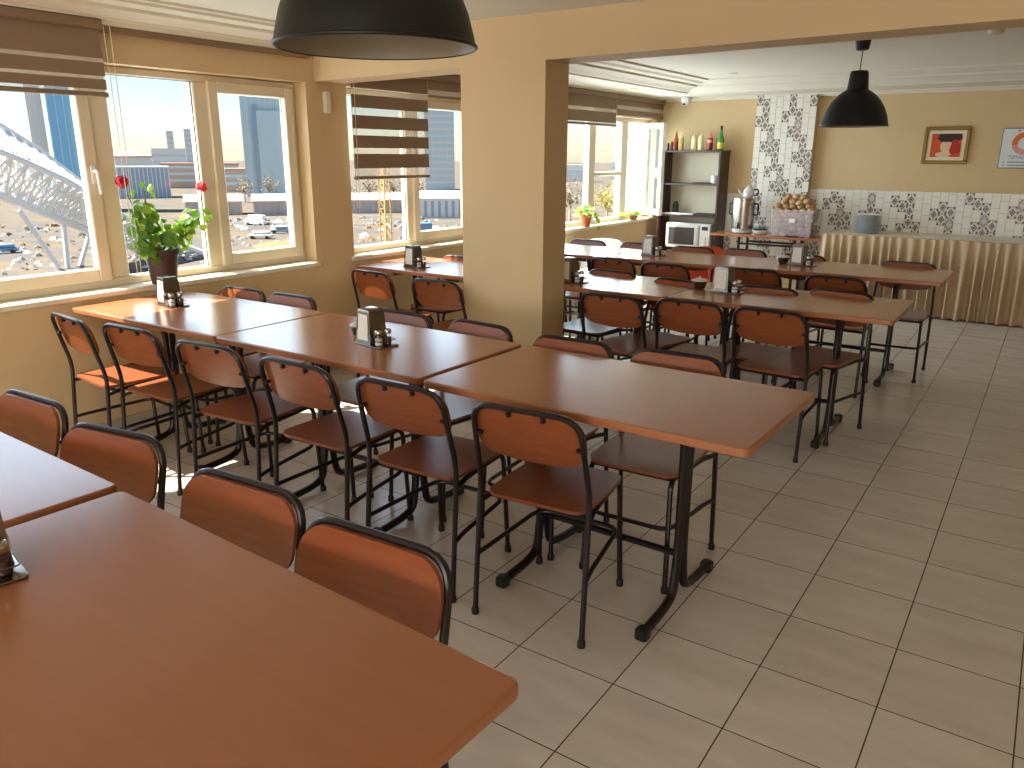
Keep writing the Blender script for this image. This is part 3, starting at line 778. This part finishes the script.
# bottles on top
ZT = 1.5805
def bottle(x, prof, m1, cap, m2, label, split=None, m3=None, y=9.08):
    t = thing('bottle', label, 'bottle', (x, y, ZT), 0, 'bottles on top of the bookcase')
    t.scale = (.95, .95, .84)
    MB().lathe(prof, 18).build('body', m1, t)
    MB().lathe(cap, 14).build('cap', m2, t)
    if split: MB().lathe([(r + .0006, z) for r, z in split], 18, cap=False).build('label', m3, t)
def squeeze(h, r): return [(r * .95, 0), (r, .006), (r, h * .62), (r * .9, h * .66), (r * .8, h * .7)]
def nozzle(h, r): return [(r * .82, h * .7), (r * .82, h * .77), (r * .35, h * .82), (r * .12, h), (.001, h)]
bottle(-3.93, [(.017, 0), (.018, .004), (.018, .07), (.012, .078)], 'black_plastic', [(.012, .078), (.012, .098), (.001, .1)], 'black_plastic', 'smallest black bottle at the window end of the bookcase top')
bottle(-3.885, [(.018, 0), (.02, .004), (.02, .085), (.012, .1)], 'sauce_red', [(.013, .1), (.013, .115), (.001, .117)], 'black_plastic', 'short dark red bottle, second from the window on the bookcase')
bottle(-3.835, [(.03, 0), (.033, .006), (.033, .12), (.02, .17), (.013, .21), (.013, .235)], 'sauce_orange', [(.015, .235), (.015, .262), (.001, .264)], 'cap_yellow', 'orange sauce bottle with yellow cap and dark red lower half', [(.033, .012), (.033, .11)], 'sauce_red')
bottle(-3.77, squeeze(.24, .034), 'sauce_pale', nozzle(.24, .034), 'sauce_cream', 'mustard squeeze bottle beside the orange sauce bottle')
bottle(-3.615, squeeze(.225, .03), 'sauce_cream', nozzle(.225, .03), 'sauce_cream', 'cream squeeze bottle after the gap, nearer the window')
bottle(-3.53, squeeze(.24, .031), 'sauce_cream', nozzle(.24, .031), 'sauce_cream', 'cream squeeze bottle beside the ketchup bottle')
bottle(-3.42, squeeze(.23, .036), 'sauce_red', nozzle(.25, .036), 'cap_pink', 'ketchup squeeze bottle with pinkish top', [(.036, .1), (.036, .14)], 'cap_pink')
bottle(-3.335, squeeze(.22, .03), 'sauce_red', nozzle(.24, .03), 'cap_pink', 'narrow red squeeze bottle close behind the green bottle', None, None, 9.12)
bottle(-3.287, [(.036, 0), (.04, .006), (.04, .13), (.03, .17), (.016, .215), (.013, .27)], 'bottle_green', [(.0155, .268), (.0155, .315), (.001, .317)], 'black_plastic', 'tall green glass bottle with black cap and yellow label', [(.04, .02), (.04, .1)], 'bottle_label', 9.06)
o = MB().lathe([(.028, 0), (.034, .004), (.036, .09), (.033, .09), (.03, .006), (.001, .005)], 18).build('cup', 'plate_blue'); o.location = (-3.335, 9.06, 1.2105); tag(o, 'small pale cup on the upper bookcase shelf', 'cup')
o = MB().rbox(-.11, .11, -.07, .07, 0, .012, .003).build('notebook', 'black_plastic'); o.location = (-3.46, 9.08, 1.2105); tag(o, 'thin dark notebook on the upper bookcase shelf', 'notebook')
o = MB().lathe([(.03, 0), (.036, .01), (.036, .11), (.026, .12), (.026, .145), (.001, .148)], 18).build('jar', 'black_plastic'); o.location = (-3.80, 9.10, .8505); tag(o, 'black jar on the shelf above the microwave', 'jar')
o = MB().slab(.40, .2, 0, .014, .02, .003).build('tray', 'white_plastic'); o.location = (-3.74, 9.11, .8505); tag(o, 'white tray lying under the black jar in the bookcase', 'tray')
bpy.data.objects['jar'].location.z = .865
o = MB().rbox(-.13, .13, -.08, .08, 0, .02, .004).build('folder', 'black_plastic'); o.location = (-3.41, 9.08, .8505); tag(o, 'black folder on the shelf above the microwave', 'folder')

# ------------------------------------------------------------------ picture and sign
t = thing('framed_picture', 'small abstract painting in a gilt frame on the yellow wall', 'picture', (-1.035, 9.298, 1.628))
b = MB(); w, h = .205, .18
for (x0, x1, z0, z1) in ((-w, w, h - .035, h), (-w, w, -h, -h + .035), (-w, -w + .035, -h + .035, h - .035), (w - .035, w, -h + .035, h - .035)): b.rbox(x0, x1, -.028, 0, z0, z1, .006)
b.build('frame', 'gold_frame', t)
MB().box(-w + .03, w - .03, -.012, -.004, -h + .03, h - .03).build('mat_board', 'mat_board', t)
b = MB(); cw_, chh_ = .135, .112
b.mat(0).box(-cw_, cw_, -.016, -.012, -chh_, chh_)
def blob(cx, cz, rx, rz_, k, n=18, y=-.0166, wob=.15):
    ps = []
    for i in range(n):
        a = 2 * PI * i / n; q = 1 + wob * math.sin(3 * a + cx * 30)
        ps.append((max(-cw_, min(cw_, cx + rx * q * math.cos(a))), y, max(-chh_, min(chh_, cz + rz_ * q * math.sin(a)))))
    b.mat(k).add(ps, [tuple(range(n))])
blob(.03, .075, .11, .055, 1, y=-.0164); blob(.02, -.03, .07, .075, 2, y=-.0168); blob(.085, -.02, .05, .07, 3, y=-.0172); blob(.0, .06, .08, .025, 1, y=-.0176); blob(-.03, -.09, .05, .03, 2, y=-.018)
b.build('canvas', ['paint_orange', 'paint_dark', 'paint_skin', 'paint_red'], t)
t = thing('wall_sign', 'white wall sign with an orange letter G, cut by the picture edge', 'sign', (-.31, 9.298, 1.60))
MB().rbox(-.25, .25, -.012, 0, -.188, .188, .003).build('panel', 'sign_rim', t)
MB().rbox(-.242, .242, -.0145, -.006, -.18, .18, .002).build('face', 'sign_white', t)
b = MB()
def arc(a0, a1, ri, ro, k, cx=.0, cz=.045, n=20):
    b.mat(k); ps = []
    for i in range(n + 1):
        a = R(a0 + (a1 - a0) * i / n); ps.append(((cx + ro * math.cos(a), -.0152, cz + ro * math.sin(a)), (cx + ri * math.cos(a), -.0152, cz + ri * math.sin(a))))
    for i in range(n): b.add([ps[i][0], ps[i + 1][0], ps[i + 1][1], ps[i][1]], [(0, 1, 2, 3)])
GX = -.055
arc(35, 190, .055, .105, 0, GX); arc(190, 350, .055, .105, 1, GX)
b.mat(1).add([(GX, -.0153, .055), (GX + .105, -.0153, .055), (GX + .105, -.0153, .015), (GX, -.0153, .015)], [(0, 1, 2, 3)])
for dx, k in ((-.06, 0), (.03, 2)):
    b.mat(k).add([(GX + dx + .014 * math.cos(2 * PI * i / 12), -.0154, .163 + .008 * math.sin(2 * PI * i / 12)) for i in range(12)], [tuple(range(12))])
b.build('logo', ['sign_orange', 'sign_pink', 'sign_text'], t)
def text(body, size, x, z, m, parent, y=-.0156):
    c = bpy.data.curves.new('lettering', 'FONT'); c.body = body; c.size = size; c.align_x = 'LEFT'; c.extrude = .0003
    o = bpy.data.objects.new('lettering', c); COL.objects.link(o); o.parent = parent; o.location = (x, y, z); o.rotation_euler = (PI / 2, 0, 0)
    c.materials.append(M[m])
    bpy.context.view_layer.update()
    me = bpy.data.meshes.new_from_object(o.evaluated_get(bpy.context.evaluated_depsgraph_get()))
    q = bpy.data.objects.new('lettering', me); COL.objects.link(q); q.parent = parent; q.location = o.location; q.rotation_euler = o.rotation_euler
    bpy.data.objects.remove(o); q.name = 'lettering'
    return q
text('TOTAL YEMEK', .042, -.175, -.098, 'sign_text', t)
b = MB()
for z, xs in ((-.13, ((-.17, -.02), (-.005, .05), (.065, .2))), (-.158, ((-.17, -.03), (-.015, .09), (.1, .2)))):
    for a, c in xs:
        x = a
        while x < c: b.box(x, x + .009, -.0152, -.0145, z - .005, z + .006); x += .0125
b.build('small_print', 'sign_text', t)
b = MB()
for z in (-.13, -.158): b.add([(-.205 + .009 * math.cos(2 * PI * i / 10), -.0154, z + .009 * math.sin(2 * PI * i / 10)) for i in range(10)], [tuple(range(10))])
b.build('icon', 'sign_pink', t)

# ceiling fittings
t = thing('security_camera', 'white dome security camera in the far ceiling corner', 'camera', (-3.76, 9.12, 2.168))
MB().lathe([(.06, 0), (.06, -.022), (.05, -.03)], 24).build('base', 'white_plastic', t)
MB().lathe([(.052, -.028), (.05, -.05), (.036, -.075), (.015, -.088), (.001, -.09)], 24).build('dome', 'white_plastic', t)
MB().lathe([(.016, -.066), (.016, -.084), (.001, -.086)], 12, (-.005, -.03, 0)).build('lens', 'black_plastic', t)
t = thing('smoke_detector', 'white smoke detector on the far bay ceiling', 'smoke detector', (-.475, 5.85, 2.27))
MB().lathe([(.055, 0), (.055, -.012), (.048, -.02)], 24).build('base', 'ceiling_paint', t)
MB().lathe([(.046, -.018), (.042, -.04), (.03, -.048), (.001, -.049)], 24).build('cover', 'cream_panel', t)
tag(MB().tube([(-.42, 5.85, 2.264), (.2, 5.81, 2.264), (1.6, 5.77, 2.264)], .006, 6).build('ceiling_cable', 'dark_steel'), 'thin cable running along the ceiling to the smoke detector', 'cable')
for i, (x, y, z, w) in enumerate(((-3.72, 7.67, 2.168, 'lowered ledge'), (-2.74, 7.75, 2.27, 'raised ceiling panel'))):
    o = MB().lathe([(.045, 0), (.045, -.005), (.03, -.012), (.001, -.012)], 20).build('downlight', 'ceiling_paint'); o.location = (x, y, z)
    tag(o, 'small round unlit downlight in the %s of the far bay' % w, 'light fitting', 'downlights of the far bay')

# ------------------------------------------------------------------ plants
def leaf(b, p, n, size, k=0, lobes=True):
    """a rounded, slightly cupped leaf at p facing n"""
    n = Vector(n).normalized(); u = n.orthogonal().normalized(); a0 = rnd.uniform(0, 6.28)
    u = Matrix.Rotation(a0, 3, n) @ u; w = n.cross(u); N = 12
    ring = []
    for i in range(N):
        a = 2 * PI * i / N; q = size * (1 + (.12 * math.cos(5 * a) if lobes else 0)) * (.55 if i == 0 and lobes else 1)
        ring.append(Vector(p) + u * q * math.cos(a) + w * q * math.sin(a) * .9 + n * size * .22)
    b.mat(k).add([Vector(p)] + ring, [(0, 1 + i, 1 + (i + 1) % N) for i in range(N)])
def umbel(b, c, r, n, k):
    for i in range(n):
        d = Vector((rnd.gauss(0, 1), rnd.gauss(0, 1), rnd.gauss(.3, .8))).normalized()
        leaf(b, Vector(c) + d * r, d, .011, k, False); leaf(b, Vector(c) + d * r * .7, d + Vector((.3, 0, .2)), .012, k, False)
gx, gy, gz = -4.20, 2.655, .805
t = thing('potted_geranium', 'potted red geranium on the window sill behind the dispenser', 'plant', (gx, gy - .03, gz))
MB().lathe([(.064, 0), (.068, .004), (.09, .165), (.098, .167), (.098, .195), (.09, .195), (.086, .175), (.001, .172)], 28).build('pot', 'pot_brown', t)
MB().lathe([(.087, .172), (.06, .18), (.001, .184)], 20).build('soil', 'soil', t)
# view plane axes at the window: along the wall = y
stems = [((0, -.02, .17), (.0, -.07, .30), (.01, -.06, .52)), ((0, -.01, .17), (.02, -.11, .26), (.03, -.15, .36)), ((0, 0, .17), (.01, -.04, .30), (.02, -.08, .40)),
         ((0, .02, .17), (.02, .1, .24), (.03, .18, .29)), ((0, .02, .17), (-.01, .14, .27), (.0, .28, .36)), ((0, .02, .17), (.0, .12, .28), (.02, .22, .35)),
         ((0, 0, .17), (.04, .03, .25), (.05, .06, .30)), ((0, -.03, .17), (.03, -.08, .20), (.04, -.13, .2))]
b = MB()
for s in stems: b.tube(s, [.007, .004], 6)
ends = [((0, -.08, .34), (.01, -.14, .44), (.02, -.19, .555)), ((0, .26, .33), (.0, .28, .4), (.01, .30, .52))]
for s in ends: b.tube(s, [.003, .002], 6)
b.build('stem', 'stem_green', t)
b = MB()
for s in stems:
    A, B, C_ = [Vector(p) for p in s]
    for i in range(30):
        f = rnd.uniform(.25, 1.08); p = A * (1 - f) ** 2 + B * 2 * f * (1 - f) + C_ * f * f
        d = Vector((rnd.gauss(.1, .6), rnd.gauss(0, .7), rnd.gauss(.2, .5))).normalized()
        leaf(b, p + d * rnd.uniform(.03, .075), d + Vector((.35, -.15, .35)), rnd.uniform(.017, .031), 1 if rnd.random() < .25 else 0)
b.build('leaves', ['leaf', 'leaf_pale'], t)
b = MB(); umbel(b, (.02, -.19, .57), .03, 34, 0); b.build('flower', 'petal_red', t)
b = MB(); umbel(b, (.01, .30, .53), .028, 34, 0); b.build('flower', 'petal_pink', t)
t = thing('potted_plant', 'green trailing plant in a terracotta pot on the far sill', 'plant', (-4.13, 7.47, .795))
MB().lathe([(.05, 0), (.052, .003), (.066, .1), (.074, .102), (.074, .125), (.066, .125), (.001, .11)], 24).build('pot', 'terracotta', t)
b = MB()
for i in range(110):
    a = rnd.uniform(0, 6.28); q = rnd.uniform(0, .13); leaf(b, (q * math.cos(a), q * math.sin(a), .14 + rnd.uniform(0, .1) - q * .4), (rnd.gauss(0, .5), rnd.gauss(-.2, .5), 1), rnd.uniform(.014, .026), 1 if rnd.random() < .5 else 0, False)
for i in range(34):
    f = rnd.random(); leaf(b, (.06 + rnd.gauss(0, .015), .10 + .06 * math.sin(f * 2) + rnd.gauss(0, .012), .13 - .17 * f), (1, rnd.gauss(0, .4), .4), rnd.uniform(.014, .022), 1 if rnd.random() < .4 else 0, False)
b.build('leaves', ['leaf', 'leaf_pale'], t)
t = thing('trailing_plant', 'pale yellow-green plant spreading on the sill under the open casement', 'plant', (-4.14, 8.66, .795))
MB().lathe([(.04, 0), (.05, .04), (.052, .045), (.001, .04)], 20).build('dish', 'terracotta', t)
b = MB()
for i in range(130):
    leaf(b, (rnd.gauss(0, .03), rnd.gauss(0, .14), .05 + rnd.uniform(0, .035)), (rnd.gauss(0, .4), rnd.gauss(-.2, .4), 1), rnd.uniform(.014, .024), 1, False)
b.build('leaves', ['leaf', 'leaf_pale'], t)

# ------------------------------------------------------------------ two plastic chairs at the far end
def plastic_chair(label, m, loc, rz):
    t = thing('plastic_chair', label, 'chair', loc, R(rz), 'moulded plastic chairs at the far end')
    def sf(u, v, k): return (u, v, .42 + .008 * k - .02 * math.cos(u * 5) * math.cos(v * 5))
    round_panel(.44, .42, .06, .05, .008, sf).build('seat', m, t)
    def bf(u, v, k): return (u, -.2 - (v + .21) * .22 + u * u * .7 + .008 * k, .53 + v + (.03 * (1 - (u / .22) ** 2) if v > .1 else 0))
    round_panel(.44, .3, .09, .04, .008, bf).build('backrest', m, t)
    for sx in (-1, 1):
        for sy in (-1, 1): MB().tube([(sx * .2, sy * .19, .42), (sx * .24, sy * .23, 0)], [.026, .018], 8).build('leg', m, t)
        MB().tube([(sx * .21, -.26, .62), (sx * .25, -.1, .64), (sx * .25, .17, .63), (sx * .225, .2, .42)], .018, 8, .08).build('armrest', m, t)
    return t
plastic_chair('white plastic armchair behind the last table row, by the far window', 'white_plastic', (-3.68, 6.98, 0), 200)
plastic_chair('salmon red plastic armchair behind the last table row, before the microwave', 'salmon_plastic', (-2.45, 7.0, 0), 235)

# ------------------------------------------------------------------ the city outside
mat('dirt', srgb(116, 102, 84), .95, spec=.1, noise=((.12, .35, .1), .95, srgb(88, 90, 96)))
mat('concrete_pale', srgb(222, 222, 220), .8)  # building colours from here are lightened to carry distance haze
mat('steel_white', srgb(236, 238, 240), .5)
mat('glass_blue', srgb(122, 188, 228), .65)
mat('glass_grey', srgb(190, 214, 222), .65)
mat('glass_hazed', srgb(150, 172, 190), .65)
mat('roof_red', srgb(196, 150, 134), .8)
mat('roof_white', srgb(205, 205, 205), .7)
mat('brick_pale', srgb(196, 172, 156), .85)
mat('tree_grey', srgb(160, 150, 130), .9)
mat('tree_yellow', srgb(206, 190, 100), .9)
mat('crane_yellow', srgb(216, 170, 80), .6)
mat('car_blue', srgb(96, 140, 176), .4)
mat('car_white', srgb(226, 226, 226), .4)
GZ = -14.0
struct(MB().box(-1600, -9, -900, 1600, GZ - 1, GZ).build('ground_outside', 'dirt'), 'sandy building site ground below the windows')
def tower(name, label, x, y, w, d, h, m, yaw, band=None, bm='glass_hazed', cat='building', fin=None, roof=None, group=None):
    """box building with floor bands; yaw turns its front to the viewer"""
    t = thing(name, label, cat, (x, y, GZ), yaw, group)
    MB().box(-w / 2, w / 2, -d / 2, d / 2, 0, h).build('walls', m, t)
    if band:
        b = MB(); z = band
        while z < h - band * .4:
            b.box(-w / 2 - .05, w / 2 + .05, -d / 2 - .08, d / 2 + .05, z, z + band * .38); z += band
        b.build('floor_bands', bm, t)
    if fin:
        b = MB()
        for i in range(fin + 1):
            xx = -w / 2 + w * i / fin; b.box(xx - w * .008, xx + w * .008, -d / 2 - .14, -d / 2, 0, h)
        b.build('fins', 'concrete_pale', t)
    if roof: MB().box(-w / 2 - .4, w / 2 + .4, -d / 2 - .4, d / 2 + .4, h, h + roof[1]).build('roof', roof[0], t)
    return t
tower('glass_tower', 'bright blue glass tower seen through the first window', -230.2, 121, 9.6, 9, 42, 'glass_blue', 1.14, 3.4, 'glass_blue', fin=5)
tower('white_tower', 'narrow white tower beside the blue glass tower', -233.4, 114.0, 3.6, 4, 39, 'concrete_pale', 1.12, fin=3)
tw = tower('office_tower', 'tall grey glass office tower seen through the open-sash pane', -254.7, 209.9, 19.5, 16, 52, 'glass_grey', .90, 3.3, 'glass_grey', fin=9)
MB().box(-5.8, -4.4, -9.4, -8.9, 0, 33).build('notch', 'glass_hazed', tw)
MB().box(-4.4, 10.6, -9.6, -8.9, 0, 31).build('lower_block', 'glass_grey', tw)
tower('slim_tower', 'distant slim tower over the rooftops, the lower of a pair', -752, 494.5, 6.4, 6, 37.7, 'concrete_pale', .98, 5, 'glass_grey', group='pair of slim towers')
tower('slim_tower', 'distant slim tower over the rooftops, the taller of a pair', -743, 508.5, 6.5, 6, 39.7, 'glass_grey', .97, 5, 'concrete_pale', group='pair of slim towers')
tower('white_block', 'wide white flat-roofed block under the slim towers', -502.4, 328.1, 21, 20, 19, 'concrete_pale', .99, 4.5, 'glass_grey')
hall = tower('domed_hall', 'wide low hall with a shallow brown dome on the skyline', -447.4, 265, 26, 20, 13.5, 'concrete_pale', 1.04, 4, 'glass_grey', roof=('roof_red', .8))
MB().lathe([(12, 14.2), (10, 15.6), (6, 16.6), (.1, 17)], 24).build('dome', 'brick_pale', hall)
tower('striped_hall', 'long blue-grey hall with vertical stripes behind the geranium', -282.1, 171.3, 19.5, 14, 10.6, 'glass_hazed', 1.03, fin=14, roof=('concrete_pale', .5))
tower('apartment_row', 'long pale apartment row with red roof beyond the site', -344.2, 240.7, 34, 14, 10.5, 'brick_pale', .96, 3, 'glass_grey', roof=('roof_red', .9))
tower('apartment_row', 'low pinkish apartment row under the grey office tower', -290, 228, 24, 12, 9, 'brick_pale', .9, 3, 'glass_grey', roof=('roof_red', .7))
def shed(label, x, y, w, d, h, yaw, m='brick_pale', roof='roof_white', rh=1.6):
    t = thing('market_shed', label, 'building', (x, y, GZ), yaw, 'white-roofed sheds')
    MB().box(-w / 2, w / 2, -d / 2, d / 2, 0, h).build('walls', m, t)
    b = MB(); b.loft([[(-w / 2 - .4, -d / 2 - .5, h), (-w / 2 - .4, d / 2 + .5, h), (-w / 2 - .4, 0, h + rh)], [(w / 2 + .4, -d / 2 - .5, h), (w / 2 + .4, d / 2 + .5, h), (w / 2 + .4, 0, h + rh)]]); b.build('roof', roof, t)
    b = MB(); n = int(w / 1.6)
    for i in range(n): xx = -w / 2 + (i + .5) * w / n; b.box(xx - .35, xx + .35, -d / 2 - .06, -d / 2, .4, h - .7)
    b.build('windows', 'glass_hazed', t)
shed('white-roofed shed row seen between the geranium flowers', -187.1, 133.8, 14, 8, 3.6, .95)
shed('white-roofed shed row seen under the grey office tower', -174.3, 142.3, 9, 8, 3.8, .89)
shed('smaller white-roofed shed at the end of the shed row', -170, 153, 7, 7, 3.2, .86)
tower('apartment_tower', 'pale blue high-rise seen through the window by the column', -240.1, 294.5, 13.2, 12, 46, 'glass_grey', .68, 2.9, 'concrete_pale', fin=8)
shed('wide white-roofed hall seen under the striped blind', -158.3, 166.9, 17, 10, 3.6, .76)
shed('white-roofed hall at the foot of the pale high-rise', -133.7, 162, 14, 9, 5, .69, 'concrete_pale')
tower('far_block', 'low pale block on the skyline through the far bay window', -246, 435, 15, 10, 10, 'concrete_pale', .51, 3, 'glass_grey')
tower('far_block', 'blue-grey block on the skyline beside the far bay mullion', -222, 447, 13, 10, 12, 'glass_grey', .47, 3, 'concrete_pale')
# crane
t = thing('tower_crane', 'yellow lattice crane mast on the building site', 'crane', (-102, 109, GZ))
b = MB()
for sx in (-.7, .7):
    for sy in (-.7, .7): b.tube([(sx, sy, 0), (sx, sy, 13.5)], .13, 6)
b.build('mast', 'crane_yellow', t)
b = MB()
for k in range(9):
    z = k * 1.5
    b.tube([(.7, -.7, z), (-.7, -.7, z + 1.5)], .07, 5); b.tube([(.7, .7, z), (.7, -.7, z + 1.5)], .07, 5); b.tube([(.7, -.7, z), (-.7, -.7, z)], .07, 5)
b.build('lattice', 'crane_yellow', t)
def car(label, x, y, m, yaw, h=1.0, L=4.4):
    t = thing('car', label, 'vehicle', (x, y, GZ), yaw, 'vehicles on the site')
    b = MB(); b.rbox(-L / 2, L / 2, -.85, .85, .3, .3 + .6 * h, .12); b.rbox(-L / 2 + .9, L / 2 - .5, -.75, .75, .3 + .6 * h, .3 + 1.2 * h, .15); b.build('body', m, t)
    for sx in (-1, 1):
        for sy in (-1, 1): MB().tube([(sx * L * .32, sy * .7, .33), (sx * L * .32, sy * .9, .33)], .33, 12).build('wheel', 'black_plastic', t)
car('blue truck parked on the site below the column window', -98, 113.5, 'car_blue', .9, 2.6, 6)
car('white car parked on the site under the office tower', -125, 99, 'car_white', .6)
car('dark car parked by the site fence', -131, 109, 'glass_hazed', .9)
car('white van parked near the shed row', -150, 118, 'car_white', .2, 1.7, 5.5)
car('blue car seen through the steel frame', -140, 60, 'car_blue', 1.0)
# fence and dirt banks
t = thing('site_fence', 'pale mesh fence across the building site', 'fence', (-140, 122, GZ), .88)
b = MB()
for i in range(20): b.tube([(-20 + i * 2, 0, 0), (-20 + i * 2, 0, 2.2)], .07, 5)
b.build('posts', 'steel_white', t)
b = MB()
for z in (.3, 1.2, 2.1): b.tube([(-20, 0, z), (18, 0, z)], .05, 5)
b.build('rails', 'steel_white', t)
def mound(label, x, y, rx, ry, h, m):
    b = MB(); n = 24; rings = []
    for k in range(6):
        q = 1 - k / 6
        rings.append([(rx * q * math.cos(2 * PI * i / n) * (1 + .15 * math.sin(3 * i + k)), ry * q * math.sin(2 * PI * i / n) * (1 + .12 * math.cos(2 * i + k)), h * (1 - q * q) + .2 * math.sin(i * 1.7 + k)) for i in range(n)])
    o = b.loft(rings).build('dirt_mound', m); o.location = (x, y, GZ - .2)
    tag(o, label, 'earth', 'earth banks on the site')
mat('earth_sand', srgb(138, 112, 78), .95, noise=((.4, .8, .6), .8, srgb(108, 92, 72))); mat('earth_grey', srgb(108, 110, 118), .95, noise=((.5, .9, .6), .8, srgb(140, 128, 108)))
mound('sandy earth bank seen through the steel frame legs', -97, 33, 9, 4, 1.8, 'earth_sand')
mound('grey rubble bank nearest below the first window', -86, 42, 12, 6, 1.8, 'earth_grey')
mound('sandy earth bank below the shed row', -104, 92, 14, 5, 1.6, 'earth_sand')
mound('grey rubble bank below the column window', -88, 104, 10, 5, 1.4, 'earth_grey')
# loose rubble and clods all over the site
b = MB(); rg3 = random.Random(11)
for i in range(900):
    q = rg3.uniform(70, 210); a = rg3.uniform(.55, 1.25); k = rg3.uniform(.15, .5) * q / 90; b.mat(rg3.choice((0, 1, 1, 2)))
    x, y = -q * math.sin(a), q * math.cos(a); n = len(b.v)
    b.loft([[(x + k * rg3.uniform(.6, 1.6) * math.cos(t), y + k * rg3.uniform(.6, 1.6) * math.sin(t), GZ) for t in (0, 1.2, 2.5, 3.8, 5.0)], [(x + k * .5 * math.cos(t), y + k * .5 * math.sin(t), GZ + k * rg3.uniform(.3, .8)) for t in (0, 1.2, 2.5, 3.8, 5.0)]])
tag(b.build('rubble', ['earth_sand', 'earth_grey', 'concrete_pale'], sharp=20), 'loose rubble and clods scattered over the building site', 'rubble', kind='stuff')
# trees
def tree(label, x, y, h, m):
    t = thing('bare_tree', label, 'tree', (x, y, GZ), 0, 'trees beyond the site')
    rg2 = random.Random(int(x * 7 + y)); b = MB(); b.tube([(0, 0, 0), (.1, 0, h * .5)], [.3, .15], 6); b.build('trunk', 'brick_pale', t)
    b = MB()
    for i in range(60):
        q = Vector((rg2.gauss(0, h * .17), rg2.gauss(0, h * .17), h * .6 + rg2.gauss(0, h * .17)))
        b.tube([(0, 0, h * .35), q * .6 + Vector((0, 0, h * .2)), q], [.05, .02], 4)
        for k in range(5): leaf(b, q + Vector((rg2.gauss(0, .4), rg2.gauss(0, .4), rg2.gauss(0, .4))), (rg2.gauss(0, 1), rg2.gauss(0, 1), rg2.gauss(0, 1)), rg2.uniform(.1, .3), 0, False)
    b.build('crown', m, t)
for i in range(9): tree('%s grey winter tree from the left in the row before the office tower' % (ORD + ['seventh', 'eighth', 'ninth'])[i], -232 + i * 5.5, 168 + i * 6.2, 7 + (i * 37 % 5) * .6, 'tree_grey')
for i in range(7): tree('%s yellowish tree in the row beyond the far bay window' % ORD[i] if i < 6 else 'last yellowish tree in the row beyond the far bay window', -118 + i * 9, 168 + i * 2.5, 9 + (i * 5 % 3), 'tree_yellow' if i % 2 else 'tree_grey')
# ------------------------------------------------------------------ the white steel stadium frame
t = thing('steel_stadium_frame', 'huge white lattice steel frame of a stadium under construction', 'steel frame', (-114, 55, GZ))
def sc(p): return (p[0] * 1.9 + 114, p[1] * 1.9 - 55, 1.52 + (p[2] - 1.52) * 1.9 - GZ)
def lerp(a, c, f): return tuple(a[i] + (c[i] - a[i]) * f for i in range(3))
top = [sc(p) for p in [(-60, 18, 8.0), (-60, 22.5, 5.8), (-60, 26.9, 3.3), (-60, 29.2, 1.7), (-60, 31.4, -.2), (-60, 33.4, -2.2), (-60, 35.2, -3.6), (-60, 38.2, -5.2), (-60, 41.4, -6.6)]]
mid = [sc(p) for p in [(-57, 18, 4.6), (-57, 22.5, 2.8), (-57, 26.5, 1.1), (-57, 29.3, -.3), (-57, 30.8, -1.3), (-57, 32.2, -2.4), (-57, 34.7, -4.0), (-57, 37, -5.2), (-57, 39.4, -6.3)]]
rng = [sc(p) for p in [(-60, 18, 1.4), (-60, 22.5, .2), (-60, 26.1, -1.2), (-60, 28.6, -2.4), (-60, 30.2, -3.2), (-60, 31.6, -3.9), (-60, 33.8, -5.0), (-60, 36, -5.9), (-60, 38.4, -6.9)]]
def res(pts, n):
    out = []; m = len(pts) - 1
    for i in range(n + 1):
        f = i / n * m; k = min(int(f), m - 1); out.append(lerp(pts[k], pts[k + 1], f - k))
    return out
for ch, r in ((top, .42), (mid, .36), (rng, .62)): MB().tube(ch, r, 8).build('chord', 'steel_white', t)
in2 = [lerp(a, c, .5) for a, c in zip(top, mid)]; MB().tube([(p[0] - 6, p[1], p[2] + .4) for p in in2], .3, 8).build('chord', 'steel_white', t)
N = 30; A, B_, C2, D2 = res(top, N), res(mid, N), res(rng, N), res([(p[0] - 6, p[1], p[2] + .4) for p in in2], N)
b = MB()
for i in range(N):
    for P, Q, r in ((A, B_, .15), (B_, C2, .17), (A, D2, .13), (D2, C2, .13)):
        b.tube([P[i], Q[i + 1]], r, 5); b.tube([Q[i], P[i + 1]], r, 5); b.tube([P[i], Q[i]], r, 5)
b.build('web', 'steel_white', t)
for p0, p1, r in (((-60, 20, .6), (-60, 20, -6.6), .34), ((-60, 30.1, -2.8), (-60, 29.9, -6.63), .36), ((-60, 27.2, -2.3), (-60, 29.3, -6.63), .32), ((-60, 31.9, -4.2), (-60, 30.8, -6.63), .32), ((-60, 34.4, -5), (-60, 35.8, -6.63), .3), ((-60, 36.8, -5.4), (-60, 34.9, -6.63), .3), ((-60, 24.8, -1), (-60, 23.2, -6.63), .32), ((-60, 38.2, -6.2), (-60, 38.6, -6.63), .3)):
    MB().tube([sc(p0), sc(p1)], r, 8).build('strut', 'steel_white', t)
